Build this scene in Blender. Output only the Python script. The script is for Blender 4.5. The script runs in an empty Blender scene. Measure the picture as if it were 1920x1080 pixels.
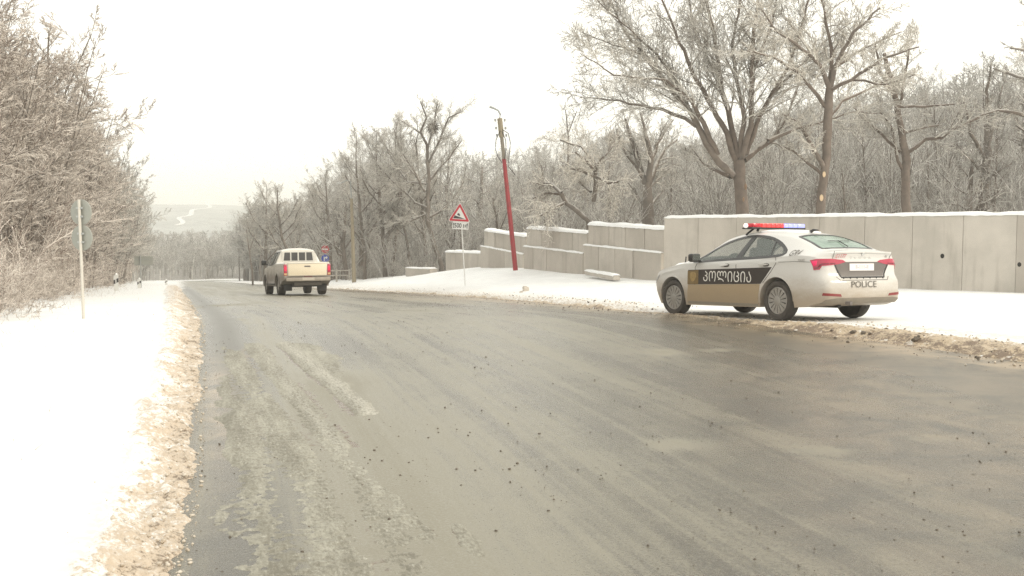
import bpy, bmesh, math, random
import numpy as np
from mathutils import Vector, Matrix

SC = bpy.context.scene
COL = SC.collection
PI = math.pi
R_ = math.radians

# ------------------------------------------------------------------ camera
FPX, HOR, EYE = 2000.0, 410.0, 1.63
PITCH = math.atan((540 - HOR) / FPX)
cam_d = bpy.data.cameras.new("camera")
cam = bpy.data.objects.new("camera", cam_d)
COL.objects.link(cam)
cam_d.sensor_width = 36.0
cam_d.lens = FPX / 1920 * 36.0
cam_d.clip_start = 0.1
cam_d.clip_end = 6000
cam.location = (0, 0, EYE)
cam.rotation_euler = (PI / 2 - PITCH, 0, 0)
SC.camera = cam

# ------------------------------------------------------------------ world, sun, exposure
world = bpy.data.worlds.new("World")
SC.world = world
world.use_nodes = True
wn, wl = world.node_tree.nodes, world.node_tree.links
wn.clear()
SUN_AZ, SUN_EL = R_(118), R_(30)          # azimuth clockwise from +Y (view direction)
sky = wn.new("ShaderNodeTexSky"); sky.sky_type = 'NISHITA'; sky.sun_disc = False
sky.sun_elevation = SUN_EL; sky.sun_rotation = SUN_AZ; sky.dust_density = 3.0
tc = wn.new("ShaderNodeTexCoord")
mp = wn.new("ShaderNodeMapping"); mp.inputs['Scale'].default_value = (1.0, 1.0, 2.6)
cn = wn.new("ShaderNodeTexNoise"); cn.inputs['Scale'].default_value = 1.6; cn.inputs['Detail'].default_value = 4
cr = wn.new("ShaderNodeValToRGB")
cr.color_ramp.elements[0].position = 0.3; cr.color_ramp.elements[0].color = (11.8, 11.9, 11.6, 1)
cr.color_ramp.elements[1].position = 0.62; cr.color_ramp.elements[1].color = (14.2, 13.9, 12.6, 1)
ad = wn.new("ShaderNodeMix"); ad.data_type = 'RGBA'; ad.blend_type = 'MIX'; ad.inputs[0].default_value = 0.93
bg = wn.new("ShaderNodeBackground"); bg.inputs['Strength'].default_value = 0.1
wo = wn.new("ShaderNodeOutputWorld")
wl.new(tc.outputs['Generated'], mp.inputs[0]); wl.new(mp.outputs[0], cn.inputs[0]); wl.new(cn.outputs[0], cr.inputs[0])
wl.new(sky.outputs[0], ad.inputs[6]); wl.new(cr.outputs[0], ad.inputs[7]); wl.new(ad.outputs[2], bg.inputs[0]); wl.new(bg.outputs[0], wo.inputs[0])

sun_d = bpy.data.lights.new("sun", 'SUN'); sun_d.energy = 1.7; sun_d.angle = R_(12); sun_d.color = (1.0, 0.9, 0.74)
sun = bpy.data.objects.new("sun", sun_d); COL.objects.link(sun)
sdir = Vector((math.sin(SUN_AZ) * math.cos(SUN_EL), math.cos(SUN_AZ) * math.cos(SUN_EL), math.sin(SUN_EL)))
sun.rotation_euler = sdir.to_track_quat('Z', 'Y').to_euler()
sun.location = (20, -20, 30)
vs = SC.view_settings
vs.view_transform = 'Standard'; vs.look = 'None'; vs.gamma = 1; vs.use_curve_mapping = False; vs.exposure = 0.15
SC.cycles.max_bounces = 6; SC.cycles.diffuse_bounces = 3; SC.cycles.transparent_max_bounces = 12
SC.cycles.volume_bounces = 1
SC.cycles.use_denoising = True
SC.cycles.denoiser = 'OPENIMAGEDENOISE'
SC.cycles.denoising_input_passes = 'RGB_ALBEDO_NORMAL'
SC.cycles.denoising_prefilter = 'NONE'
SC.cycles.use_adaptive_sampling = False
SC.cycles.sample_clamp_indirect = 4.0

# ------------------------------------------------------------------ materials
MATS = {}
def mat(name, col=(.5,.5,.5), rough=.6, metal=0., emit=None, es=0., spec=.5, noise=None, bump=None, coat=0.):
    """noise=(scale, amount, col2) mixes a second colour by noise; bump=(scale, strength)"""
    if name in MATS: return MATS[name]
    m = bpy.data.materials.new(name); m.use_nodes = True
    n, l = m.node_tree.nodes, m.node_tree.links
    b = n['Principled BSDF']
    b.inputs['Base Color'].default_value = (*col, 1); b.inputs['Roughness'].default_value = rough
    b.inputs['Metallic'].default_value = metal; b.inputs['Specular IOR Level'].default_value = spec
    b.inputs['Coat Weight'].default_value = coat; b.inputs['Coat Roughness'].default_value = .08
    if emit: b.inputs['Emission Color'].default_value = (*emit, 1); b.inputs['Emission Strength'].default_value = es
    t = None
    if noise or bump:
        t = n.new('ShaderNodeTexCoord')
    if noise:
        q = n.new('ShaderNodeTexNoise'); q.inputs['Scale'].default_value = noise[0]; q.inputs['Detail'].default_value = 6; q.inputs['Roughness'].default_value = .65
        l.new(t.outputs['Object'], q.inputs[0])
        rp = n.new('ShaderNodeMapRange'); rp.inputs[1].default_value = .5 - .28; rp.inputs[2].default_value = .5 + .28
        l.new(q.outputs[0], rp.inputs[0])
        mu = n.new('ShaderNodeMath'); mu.operation = 'MULTIPLY'; mu.inputs[1].default_value = noise[1]; l.new(rp.outputs[0], mu.inputs[0])
        mx = n.new('ShaderNodeMix'); mx.data_type = 'RGBA'; mx.inputs[6].default_value = (*col, 1); mx.inputs[7].default_value = (*noise[2], 1)
        l.new(mu.outputs[0], mx.inputs[0]); l.new(mx.outputs[2], b.inputs['Base Color'])
    if bump:
        q = n.new('ShaderNodeTexNoise'); q.inputs['Scale'].default_value = bump[0]; q.inputs['Detail'].default_value = 5
        l.new(t.outputs['Object'], q.inputs[0])
        bp = n.new('ShaderNodeBump'); bp.inputs['Strength'].default_value = bump[1]; bp.inputs['Distance'].default_value = .02
        l.new(q.outputs[0], bp.inputs['Height']); l.new(bp.outputs[0], b.inputs['Normal'])
    MATS[name] = m
    return m

class NT:
    """small helper for node trees"""
    def __init__(s, m): s.m = m; s.n = m.node_tree.nodes; s.l = m.node_tree.links; s.b = s.n['Principled BSDF']
    def node(s, t, **kw):
        o = s.n.new(t)
        for k, v in kw.items(): setattr(o, k, v)
        return o
    def val(s, sock, v):
        if isinstance(v, (int, float)): sock.default_value = v
        elif isinstance(v, tuple): sock.default_value = v if len(v) == len(sock.default_value) else (*v, 1)
        else: s.l.new(v, sock)
    def math(s, op, a, b=0., c=0., clamp=False):
        o = s.node('ShaderNodeMath', operation=op, use_clamp=clamp); s.val(o.inputs[0], a); s.val(o.inputs[1], b); s.val(o.inputs[2], c); return o.outputs[0]
    def mix(s, f, a, b):
        o = s.node('ShaderNodeMix', data_type='RGBA'); s.val(o.inputs[0], f); s.val(o.inputs[6], a); s.val(o.inputs[7], b); return o.outputs[2]
    def noise(s, vec, scale, detail=5, rough=.55, dist=0.):
        o = s.node('ShaderNodeTexNoise'); o.inputs['Scale'].default_value = scale; o.inputs['Detail'].default_value = detail
        o.inputs['Roughness'].default_value = rough; o.inputs['Distortion'].default_value = dist; s.l.new(vec, o.inputs[0]); return o.outputs[0]
    def rng(s, v, a, b, c=0., d=1., smooth=True):
        o = s.node('ShaderNodeMapRange'); o.interpolation_type = 'SMOOTHSTEP' if smooth else 'LINEAR'
        s.val(o.inputs[0], v); o.inputs[1].default_value = a; o.inputs[2].default_value = b; o.inputs[3].default_value = c; o.inputs[4].default_value = d; return o.outputs[0]
    def mapping(s, vec, scale=(1,1,1), rot=(0,0,0)):
        o = s.node('ShaderNodeMapping'); s.l.new(vec, o.inputs[0]); o.inputs['Scale'].default_value = scale; o.inputs['Rotation'].default_value = rot; return o.outputs[0]
    def attr(s, name):
        return s.node('ShaderNodeAttribute', attribute_name=name)
    def bump(s, h, strength=.5, dist=.02):
        o = s.node('ShaderNodeBump'); o.inputs['Strength'].default_value = strength; o.inputs['Distance'].default_value = dist
        s.l.new(h, o.inputs['Height']); s.l.new(o.outputs[0], s.b.inputs['Normal'])

def newmat(name):
    m = bpy.data.materials.new(name); m.use_nodes = True; MATS[name] = m; return m, NT(m)

# ------------------------------------------------------------------ object helpers
def tag(o, label=None, cat=None, group=None, kind=None):
    if label: o['label'] = label
    if cat: o['category'] = cat
    if group: o['group'] = group
    if kind: o['kind'] = kind
    return o
def empty(name, loc, label=None, cat=None, group=None, rz=0., mw=None):
    o = bpy.data.objects.new(name, None); COL.objects.link(o); o.empty_display_size = .3
    if mw is not None: o.matrix_world = mw
    else: o.location = loc; o.rotation_euler = (0, 0, rz)
    return tag(o, label, cat, group)
def link(name, me, m=None, parent=None, loc=None):
    o = bpy.data.objects.new(name, me); COL.objects.link(o)
    if m is not None: me.materials.clear(); me.materials.append(m)
    if parent is not None: o.parent = parent
    if loc is not None: o.location = loc
    return o
def npmesh(name, V, F, smooth=False, attrs=None):
    """V (n,3) array, F (m,3|4) array or list of arrays"""
    V = np.asarray(V, dtype=np.float32)
    if isinstance(F, np.ndarray): F = [F]
    F = [f for f in F if len(f)]
    me = bpy.data.meshes.new(name)
    me.vertices.add(len(V)); me.vertices.foreach_set('co', V.ravel())
    nl = sum(f.size for f in F); npoly = sum(len(f) for f in F)
    me.loops.add(nl); me.loops.foreach_set('vertex_index', np.concatenate([f.ravel() for f in F]).astype(np.int32))
    st = []; k = 0
    for f in F:
        st.append(k + np.arange(len(f)) * f.shape[1]); k += f.size
    me.polygons.add(npoly); me.polygons.foreach_set('loop_start', np.concatenate(st).astype(np.int32))
    if smooth: me.polygons.foreach_set('use_smooth', np.ones(npoly, dtype=bool))
    me.update(calc_edges=True); me.validate()
    if attrs:
        for k, v in attrs.items():
            a = me.attributes.new(k, 'FLOAT', 'POINT'); a.data.foreach_set('value', np.asarray(v, dtype=np.float32).ravel())
    return me
def gridfaces(nu, nv):
    i = np.arange(nv - 1)[:, None] * nu + np.arange(nu - 1)[None, :]
    i = i.ravel()
    return np.stack([i, i + 1, i + nu + 1, i + nu], 1)

class MB:
    """collects simple shapes in one bmesh"""
    def __init__(s): s.bm = bmesh.new()
    def box(s, c, d, M=None, bev=0.):
        g = bmesh.ops.create_cube(s.bm, size=1.0)
        T = Matrix.Translation(c) @ Matrix.Diagonal((*d, 1))
        if M is not None: T = Matrix(M) @ T
        bmesh.ops.transform(s.bm, matrix=T, verts=g['verts'])
        if bev:
            es = list({e for v in g['verts'] for e in v.link_edges})
            bmesh.ops.bevel(s.bm, geom=es, offset=bev, segments=2, affect='EDGES', profile=.5)
        return s
    def tube(s, pts, rad, n=8, caps=True):
        pts = [Vector(p) for p in pts]
        if not hasattr(rad, '__len__'): rad = [rad] * len(pts)
        rings = []
        up = Vector((0, 0, 1))
        for i, p in enumerate(pts):
            t = (pts[min(i + 1, len(pts) - 1)] - pts[max(i - 1, 0)]).normalized()
            a = t.cross(up)
            if a.length < 1e-3: a = t.cross(Vector((0, 1, 0)))
            a.normalize(); b = t.cross(a).normalized()
            rings.append([s.bm.verts.new(p + (a * math.cos(2 * PI * k / n) + b * math.sin(2 * PI * k / n)) * rad[i]) for k in range(n)])
        for r0, r1 in zip(rings, rings[1:]):
            for k in range(n): s.bm.faces.new((r0[k], r0[(k + 1) % n], r1[(k + 1) % n], r1[k]))
        if caps:
            s.bm.faces.new(rings[0]); s.bm.faces.new(list(reversed(rings[-1])))
        return s
    def lathe(s, prof, n=24, M=None, axis='Z'):
        """prof: list of (r, h)"""
        M = Matrix(M) if M is not None else Matrix.Identity(4)
        rings = []
        for r, h in prof:
            ring = []
            for k in range(n):
                a = 2 * PI * k / n
                ring.append(s.bm.verts.new(M @ Vector((r * math.cos(a), r * math.sin(a), h))))
            rings.append(ring)
        for r0, r1 in zip(rings, rings[1:]):
            for k in range(n): s.bm.faces.new((r0[k], r0[(k + 1) % n], r1[(k + 1) % n], r1[k]))
        if prof[0][0] > 1e-6: s.bm.faces.new(list(reversed(rings[0])))
        if prof[-1][0] > 1e-6: s.bm.faces.new(rings[-1])
        return s
    def prism(s, poly, z0, z1, M=None):
        M = Matrix(M) if M is not None else Matrix.Identity(4)
        a = [s.bm.verts.new(M @ Vector((x, y, z0))) for x, y in poly]
        b = [s.bm.verts.new(M @ Vector((x, y, z1))) for x, y in poly]
        n = len(poly)
        s.bm.faces.new(list(reversed(a))); s.bm.faces.new(b)
        for k in range(n): s.bm.faces.new((a[k], a[(k + 1) % n], b[(k + 1) % n], b[k]))
        return s
    def mesh(s, name, smooth=None):
        bmesh.ops.recalc_face_normals(s.bm, faces=s.bm.faces)
        me = bpy.data.meshes.new(name); s.bm.to_mesh(me); s.bm.free()
        if smooth is not None:
            me.polygons.foreach_set('use_smooth', np.ones(len(me.polygons), dtype=bool)); me.set_sharp_from_angle(angle=R_(smooth))
        return me
    def build(s, name, m, parent=None, smooth=None, loc=None):
        return link(name, s.mesh(name, smooth), m, parent, loc)

def text_mesh(txt, size, extrude=.001, shear=0., sx=1., name='lettering', bold=0.):
    cu = bpy.data.curves.new('t', 'FONT'); cu.body = txt; cu.size = size; cu.extrude = extrude; cu.shear = shear
    cu.align_x = 'CENTER'; cu.align_y = 'CENTER'; cu.offset = bold; cu.resolution_u = 4
    o = bpy.data.objects.new('t', cu); COL.objects.link(o)
    dg = bpy.context.evaluated_depsgraph_get(); dg.update()
    me = bpy.data.meshes.new_from_object(o.evaluated_get(dg), depsgraph=dg)
    bpy.data.objects.remove(o); bpy.data.curves.remove(cu)
    me.name = name
    if sx != 1.:
        me.transform(Matrix.Diagonal((sx, 1, 1, 1)))
    return me

# ------------------------------------------------------------------ noise
def _h(ix, iy, seed):
    h = (ix.astype(np.int64) * 374761393 + iy.astype(np.int64) * 668265263 + seed * 974634777) & 0xffffffff
    h = ((h ^ (h >> 13)) * 1274126177) & 0xffffffff
    return ((h ^ (h >> 16)) & 0xffff) / 65535.0
def vnoise(x, y, seed=0):
    x, y = np.broadcast_arrays(np.asarray(x, float), np.asarray(y, float))
    ix, iy = np.floor(x), np.floor(y); fx, fy = x - ix, y - iy
    fx = fx * fx * (3 - 2 * fx); fy = fy * fy * (3 - 2 * fy)
    a, b, c, d = _h(ix, iy, seed), _h(ix + 1, iy, seed), _h(ix, iy + 1, seed), _h(ix + 1, iy + 1, seed)
    return (a * (1 - fx) + b * fx) * (1 - fy) + (c * (1 - fx) + d * fx) * fy - .5
def fbm(x, y, seed=0, o=4):
    s = 0; a = 1.
    for k in range(o): s = s + a * vnoise(x * 2 ** k + 17.3 * k, y * 2 ** k - 9.1 * k, seed + k); a *= .5
    return s
def sst(t): t = np.clip(t, 0, 1); return t * t * (3 - 2 * t)

# ------------------------------------------------------------------ lie of the land
LY = np.array([-40, -5, 4.87, 7.09, 11.2, 16.1, 26.8, 80, 190]); LX = np.array([9.5, .9, -1.56, -2.13, -3.29, -4.7, -8.1, -25, -60.5])
RY = np.array([-40, -10, -2, 4, 8, 11.85, 15.5, 20.1, 29.3, 40, 64, 95, 185]); RX = np.array([70, 34, 22.5, 14.5, 9.4, 5.9, 4.1, 2.35, .3, -2.6, -10.9, -21.3, -50.5])
def xL(y): return np.interp(y, LY, LX)
def xR(y): return np.interp(y, RY, RX)
def zr(y):
    y = np.asarray(y, float)
    t = np.clip(y - 15.5, 0, None)
    t = np.where(t < 4, t * t / 8, t - 2)
    z = -.0552 * np.minimum(t, 200)
    return z - .035 * np.clip(y - 217.5, 0, 90) - .012 * np.clip(y - 307, 0, 250)
CARP = (4.98, 17.28, -.003); CARYAW, CARPIT, CARROL = 2.0725, -.04485, .01642
def Rm(y, p, r):
    cy, sy, cp, sp, cr_, sr = math.cos(y), math.sin(y), math.cos(p), math.sin(p), math.cos(r), math.sin(r)
    return np.array([[cy, -sy, 0], [sy, cy, 0], [0, 0, 1]]) @ np.array([[cp, 0, -sp], [0, 1, 0], [sp, 0, cp]]) @ np.array([[1, 0, 0], [0, cr_, -sr], [0, sr, cr_]])
CARR = Rm(CARYAW, CARPIT, CARROL)
# road polygon (left side up, round the far bend, right side back)
left = [(9.5, -40), (.9, -5)] + list(zip(LX[2:], LY[2:])) + [(-65, 206), (-65.5, 215), (-62, 223), (-52, 229), (-35, 232), (-15, 233), (25, 234)]
right = [(70, -40), (34, -10), (22.5, -2), (14.5, 4)] + list(zip(RX[4:], RY[4:])) + [(-54, 198), (-55, 205), (-53.5, 211), (-47, 216), (-33, 219), (-15, 220), (25, 221)]
POLY = np.array(left + right[::-1])
def sd_road(x, y):
    """signed distance to the road polygon: positive outside"""
    x = np.asarray(x, float); y = np.asarray(y, float); sh = np.broadcast(x, y).shape
    x = np.broadcast_to(x, sh).ravel(); y = np.broadcast_to(y, sh).ravel()
    d = np.full(x.shape, 1e9); ins = np.zeros(x.shape, bool)
    n = len(POLY)
    for i in range(n):
        a, b = POLY[i], POLY[(i + 1) % n]; e = b - a
        t = np.clip(((x - a[0]) * e[0] + (y - a[1]) * e[1]) / (e @ e), 0, 1)
        d = np.minimum(d, np.hypot(x - a[0] - t * e[0], y - a[1] - t * e[1]))
        if a[1] != b[1]:
            c = ((a[1] > y) != (b[1] > y)) & (x < (b[0] - a[0]) * (y - a[1]) / (b[1] - a[1]) + a[0]); ins ^= c
    return np.where(ins, -d, d).reshape(sh)
PY = [0, 15, 20, 28, 46, 50, 57, 62, 72, 85, 110, 150, 200, 300]; PZ = [0, 0, -.18, -.42, -.76, -.8, -1.05, -1.5, -2.3, -3.2, -4.6, -6.9, -9.7, -14]
def base(x, y):
    x = np.asarray(x, float); y = np.asarray(y, float)
    z0 = zr(y)
    dr = (x - xR(y)) * .78
    P = np.interp(y, PY, PZ)
    wl0 = np.interp(960 + FPX * x / np.maximum(y, 1), [600, 860, 880, 1250, 1930, 2150], [72, 70, 64, 45, 37.5, 34])
    behind = np.clip(y - wl0 - 1, 0, 200)
    Q = np.interp(np.minimum(y, wl0 + 1), PY, PZ) + .085 * np.clip(behind, 0, 130) + np.where(y < 20, .3 * sst((20 - y) / 6), 0)
    Q = np.where(behind <= 0, P, Q)
    rt = x / np.maximum(y, 1)
    W = P + (Q - P) * sst((rt + .075) / .07)
    k = sst(dr / 5.5) * (1 - sst((y - 88) / 25) * (1 - sst((rt + .2) / .1)))
    z = z0 + (W - z0) * np.where(y > 12, k, k)
    z = z + .16 * np.exp(-(((x + .6) / 2.8) ** 2 + ((y - 47.2) / 3.2) ** 2))
    dl = np.clip((xL(y) - x) * .95, 0, None)
    z = z + .035 * np.clip(dl - 4, 0, 60) * (1 - sst((y - 60) / 60))
    far = sst((y - 150) / 120)
    z = z + far * .035 * np.clip(np.abs(x + .33 * y) - 30, 0, 400) * (1 - sst((y - 420) / 200))
    return z
def carplane(x, y):
    # local ground plane under the parked car
    n = CARR[:, 2]
    return CARP[2] - ((x - CARP[0]) * n[0] + (y - CARP[1]) * n[1]) / n[2]
CMID = np.array(CARP[:2]) + CARR[:2, 0] * 1.3
def ground(x, y, sd=None):
    """height of the snow surface"""
    if sd is None: sd = sd_road(x, y)
    z = base(x, y)
    nz = fbm(np.asarray(x) * 1.3, np.asarray(y) * 1.3, 3, 4)
    e = sd + .22 * nz
    depth = -.07 + .17 * sst((e + .05) / .5)
    z = z + depth + .05 * sst(sd / 3) * fbm(np.asarray(x) * .35, np.asarray(y) * .35, 8, 4) + .012 * sst(sd) * nz
    z = z + .16 * sst((sd - 4) / 6) * fbm(np.asarray(x) * .12, np.asarray(y) * .12, 21, 3)
    w = np.exp(-(((np.asarray(x) - CMID[0]) ** 2 + (np.asarray(y) - CMID[1]) ** 2) / 3.1 ** 2) ** 2) * sst((sd + .3) / .5)
    return z * (1 - w) + (carplane(np.asarray(x), np.asarray(y)) - .004 + .01 * nz * (1 - w)) * w
def gz(x, y): return float(ground(np.array([x]), np.array([y]))[0])
ca, sa = math.cos(PITCH), math.sin(PITCH)
def at(px, py, Y):
    """the world point that the photograph shows at pixel (px, py), Y metres ahead"""
    u, v = (px - 960) / FPX, (540 - py) / FPX
    dx, dy, dz = u, ca + v * sa, -sa + v * ca
    k = Y / dy
    return Vector((dx * k, Y, EYE + dz * k))
def hit(px, py, a=3., b=400.):
    Y = np.exp(np.linspace(math.log(a), math.log(b), 1500))
    p0, p1 = at(px, py, 1.), at(px, py, 2.)
    X = p0.x * Y; Z = EYE + (p1.z - p0.z) * Y
    g = ground(X, Y)
    i = np.argmax(Z < g)
    return Vector((X[i], Y[i], g[i]))
# ------------------------------------------------------------------ ground materials
m_snow, t = newmat('snow')
g = t.node('ShaderNodeNewGeometry').outputs['Position']
a = t.attr('dirt').outputs['Fac']
n1 = t.noise(g, 2.2, 6, .6); n2 = t.noise(g, 16, 6, .65)
f = t.math('MULTIPLY', a, t.rng(n2, .34, .58))
c = t.mix(t.rng(n1, .35, .7), (.80, .80, .785), (.87, .87, .855))
c = t.mix(f, c, (.40, .32, .23))
lit = t.attr('litter').outputs['Fac']
c = t.mix(t.math('MULTIPLY', lit, t.rng(n1, .28, .52)), c, (.17, .145, .12))
t.l.new(c, t.b.inputs['Base Color']); t.b.inputs['Roughness'].default_value = .75; t.b.inputs['Specular IOR Level'].default_value = .2
t.bump(t.math('ADD', t.math('MULTIPLY', n1, .8), t.math('MULTIPLY', n2, .25)), .35, .05)

def slush_mat(name, brown, dark, lo, hi):
    m, t = newmat(name)
    g = t.node('ShaderNodeNewGeometry').outputs['Position']
    d = t.attr('dirt').outputs['Fac']
    n1 = t.noise(g, 7, 7, .7); n2 = t.noise(g, 38, 6, .7); n3 = t.noise(g, 1.4, 3)
    k = t.math('ADD', t.math('MULTIPLY', n1, .55), t.math('MULTIPLY', n2, .45))
    k = t.math('ADD', k, t.math('MULTIPLY', t.math('SUBTRACT', d, .5), .36))
    k = t.math('ADD', k, t.math('MULTIPLY', t.math('SUBTRACT', n3, .5), .3))
    c = t.mix(t.rng(k, lo, hi), (.82, .815, .79), brown)
    c = t.mix(t.rng(k, hi + .035, hi + .10), c, dark)
    t.l.new(c, t.b.inputs['Base Color']); t.b.inputs['Roughness'].default_value = .55
    t.bump(t.math('ADD', n2, t.math('MULTIPLY', n1, .6)), .6, .02)
    return m
m_slushL = slush_mat('brown_slush', (.57, .47, .36), (.22, .165, .115), .49, .62)
m_slushR = slush_mat('sandy_slush', (.50, .395, .27), (.20, .145, .10), .43, .55)

# road: dirty wet asphalt with thinned slush film, streaks follow the lanes (attributes u, v in metres)
m_road, t = newmat('wet_dirty_asphalt')
g = t.node('ShaderNodeNewGeometry').outputs['Position']
cx = t.node('ShaderNodeCombineXYZ'); t.l.new(t.attr('u').outputs['Fac'], cx.inputs[0]); t.l.new(t.attr('v').outputs['Fac'], cx.inputs[1])
uv = cx.outputs[0]
s1 = t.noise(t.mapping(uv, (1.3, .05, 1)), 1.0, 8, .62, .25)
s2 = t.noise(t.mapping(uv, (7., .16, 1)), 1.0, 8, .7, .2)
b1 = t.noise(g, .22, 4, .55); b2 = t.noise(g, 1.6, 6, .65, .6); fine = t.noise(g, 55, 4, .7); fine2 = t.noise(g, 120, 4, .8)
dk = t.attr('dark').outputs['Fac']; lt = t.attr('film').outputs['Fac']
film = t.math('ADD', t.math('MULTIPLY', s1, .55), t.math('ADD', t.math('MULTIPLY', s2, .34), t.math('ADD', t.math('MULTIPLY', b1, .18), t.math('MULTIPLY', b2, .15))))
film = t.math('ADD', film, t.math('SUBTRACT', t.math('MULTIPLY', lt, .28), t.math('MULTIPLY', dk, .34)))
film = t.math('ADD', film, t.math('MULTIPLY', t.math('SUBTRACT', fine, .5), .26))
c = t.mix(t.rng(film, .49, .70), (.078, .069, .051), (.226, .207, .155))
c = t.mix(t.rng(film, .86, 1.0), c, (.56, .53, .46))
tan = t.attr('tan').outputs['Fac']
c = t.mix(t.math('MULTIPLY', tan, t.rng(b2, .3, .65)), c, (.37, .285, .19))
sp = t.rng(fine2, .60, .68)
c = t.mix(t.math('MULTIPLY', sp, .6), c, (.075, .066, .052))
c = t.mix(t.math('MULTIPLY', t.rng(fine, .62, .72), .45), c, (.40, .375, .31))
t.l.new(c, t.b.inputs['Base Color'])
t.l.new(t.math('ADD', t.math('MULTIPLY', dk, .2), t.rng(t.math('ADD', t.math('MULTIPLY', film, .7), t.math('MULTIPLY', fine, .3)), .45, .8, .17, .55)), t.b.inputs['Roughness'])
t.b.inputs['Specular IOR Level'].default_value = .5
t.bump(t.math('ADD', t.math('MULTIPLY', fine, .7), t.math('MULTIPLY', film, .8)), .30, .012)

m_grit = mat('grit_clod', (.07, .06, .048), .8, noise=(30, .8, (.2, .16, .12)))
m_hill, t = newmat('snowy_wooded_hill')
g = t.node('ShaderNodeNewGeometry').outputs['Position']
n1 = t.noise(g, .02, 6, .7); n2 = t.noise(g, .11, 5, .8)
c = t.mix(t.rng(t.math('ADD', t.math('MULTIPLY', n1, .5), t.math('MULTIPLY', n2, .5)), .38, .62), (.085, .10, .09), (.40, .42, .40))
t.l.new(c, t.b.inputs['Base Color']); t.b.inputs['Roughness'].default_value = .9

# ------------------------------------------------------------------ terrain
def spaced(c0, c1, step, lo, hi, grow=1.09):
    v = list(np.arange(c0, c1 + 1e-6, step)); s = step; x = v[-1]
    while x < hi: s *= grow; x += s; v.append(x)
    s = step; x = v[0]; w = []
    while x > lo: s *= grow; x -= s; w.append(x)
    return np.array(w[::-1] + v)
xs = spaced(-14, 12, .2, -900, 900, 1.075); ys = spaced(2, 34, .2, -60, 700, 1.05)
X, Y = np.meshgrid(xs, ys)
SD = sd_road(X, Y)
Z = ground(X, Y, SD)
band = np.exp(-((SD - .15) / .3) ** 2) * .7 + .35 * np.exp(-((SD - .8) / 1.0) ** 2) * (X > xR(Y) - .5)
# faint dirty tyre tracks across the lay-by beside the parked car
u1 = (X - 5.0) * .75 + (Y - 17.3) * .66
for off in (-3.1, -2.2, -1.1):
    band = band + .22 * np.exp(-((u1 - off) / .16) ** 2) * (X > 5.5) * (X < 16)
wl_ = np.interp(960 + FPX * X / np.maximum(Y, 1), [600, 860, 880, 1250, 1930, 2150], [72, 70, 63, 45, 37.5, 34])
lit = np.where(X > xR(Y), sst((Y - wl_) / 2.0) * sst((SD - 3) / 3), sst((SD - 4.6 - .8 * fbm(X * .5, Y * .5, 61, 3)) / 2.0) * sst((Y - 13) / 3))
lit = np.maximum(lit, sst((Y - 235) / 10) * sst((SD - 2) / 3))
me = npmesh('snow_ground', np.stack([X.ravel(), Y.ravel(), Z.ravel()], 1), gridfaces(len(xs), len(ys)), True, {'dirt': np.clip(band, 0, 1), 'litter': lit})
tag(link('snow_ground', me, m_snow), 'smooth white snow covering both verges and the woods floor', 'snow', kind='structure')

# road ribbon
def densify(P, n):
    P = np.array(P, float); s = np.r_[0, np.cumsum(np.hypot(*np.diff(P, axis=0).T))]
    return P, s
YY = np.concatenate([np.arange(-40, 2, 1.), 2 * np.exp(np.arange(0, math.log(187 / 2), .0065))])
Lp = np.stack([xL(YY), YY], 1); Rp = np.stack([xR(YY), YY], 1)
fl = np.array([(-59.9, 188)] + [(-65, 206), (-65.5, 215), (-62, 223), (-52, 229), (-35, 232), (-15, 233), (25, 234)])
fr = np.array([(-51.3, 188)] + [(-54, 198), (-55, 205), (-53.5, 211), (-47, 216), (-33, 219), (-15, 220), (25, 221)])
tt = np.linspace(0, 7, 60)
Fl = np.stack([np.interp(tt, np.arange(8), fl[:, k]) for k in (0, 1)], 1); Fr = np.stack([np.interp(tt, np.arange(8), fr[:, k]) for k in (0, 1)], 1)
Lp = np.r_[Lp, Fl]; Rp = np.r_[Rp, Fr]
NU = 90
uu = np.linspace(0, 1, NU) ** 1.25
uu = np.r_[-.02, uu, 1.02]; NU = len(uu)
PX = Lp[:, None, 0] + (Rp - Lp)[:, None, 0] * uu; PYm = Lp[:, None, 1] + (Rp - Lp)[:, None, 1] * uu
U = (PX - Lp[:, None, 0]) * .95
Vv = PYm + .0 * PX
Zr = zr(PYm)
# lanes bend to the right in the foreground: streak coordinate follows both edges
wd = np.hypot(*(Rp - Lp).T)[:, None]
lane = uu[None, :] * 9.5
blend = sst((wd - 10) / 14)
Us = U * (1 - blend) + (uu[None, :] * 9.5 + U * .35) * blend
Zr = Zr + .006 * fbm(PX * .9, PYm * .5, 5, 3) - .012 * np.exp(-((U - 2.6) / .35) ** 2) - .010 * np.exp(-((U - 4.3) / .35) ** 2)
nz = fbm(PX * .5, PYm * .5, 11, 4)
dark = np.exp(-((U - .34) / .26) ** 2) * (.55 + .45 * sst((PYm - 7) / 5)) * (1 - sst((PYm - 60) / 40)) * .85
dark = dark + .55 * sst((PX + .05 * PYm) / 5.5) * (1 - sst((PYm - 12) / 8)) + .35 * np.exp(-((PX - xR(PYm) + 1.0) / .6) ** 2)
film = .5 * np.exp(-((U - 1.0) / .8) ** 2) * (1 - sst((PYm - 9) / 5)) + .5 * sst((PYm - 18) / 30) * np.exp(-((U - 3) / 2.6) ** 2)  # second term puts the sky's reflection on the far road into its colour
# ribs of packed slush across the dark strip beside the left bank
ribs = np.clip(fbm(U * .8, PYm * 2.4, 31, 3), 0, 1) * np.exp(-((U - .5) / .35) ** 2) * sst((PYm - 13) / 4)
film = film + 1.3 * ribs
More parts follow.
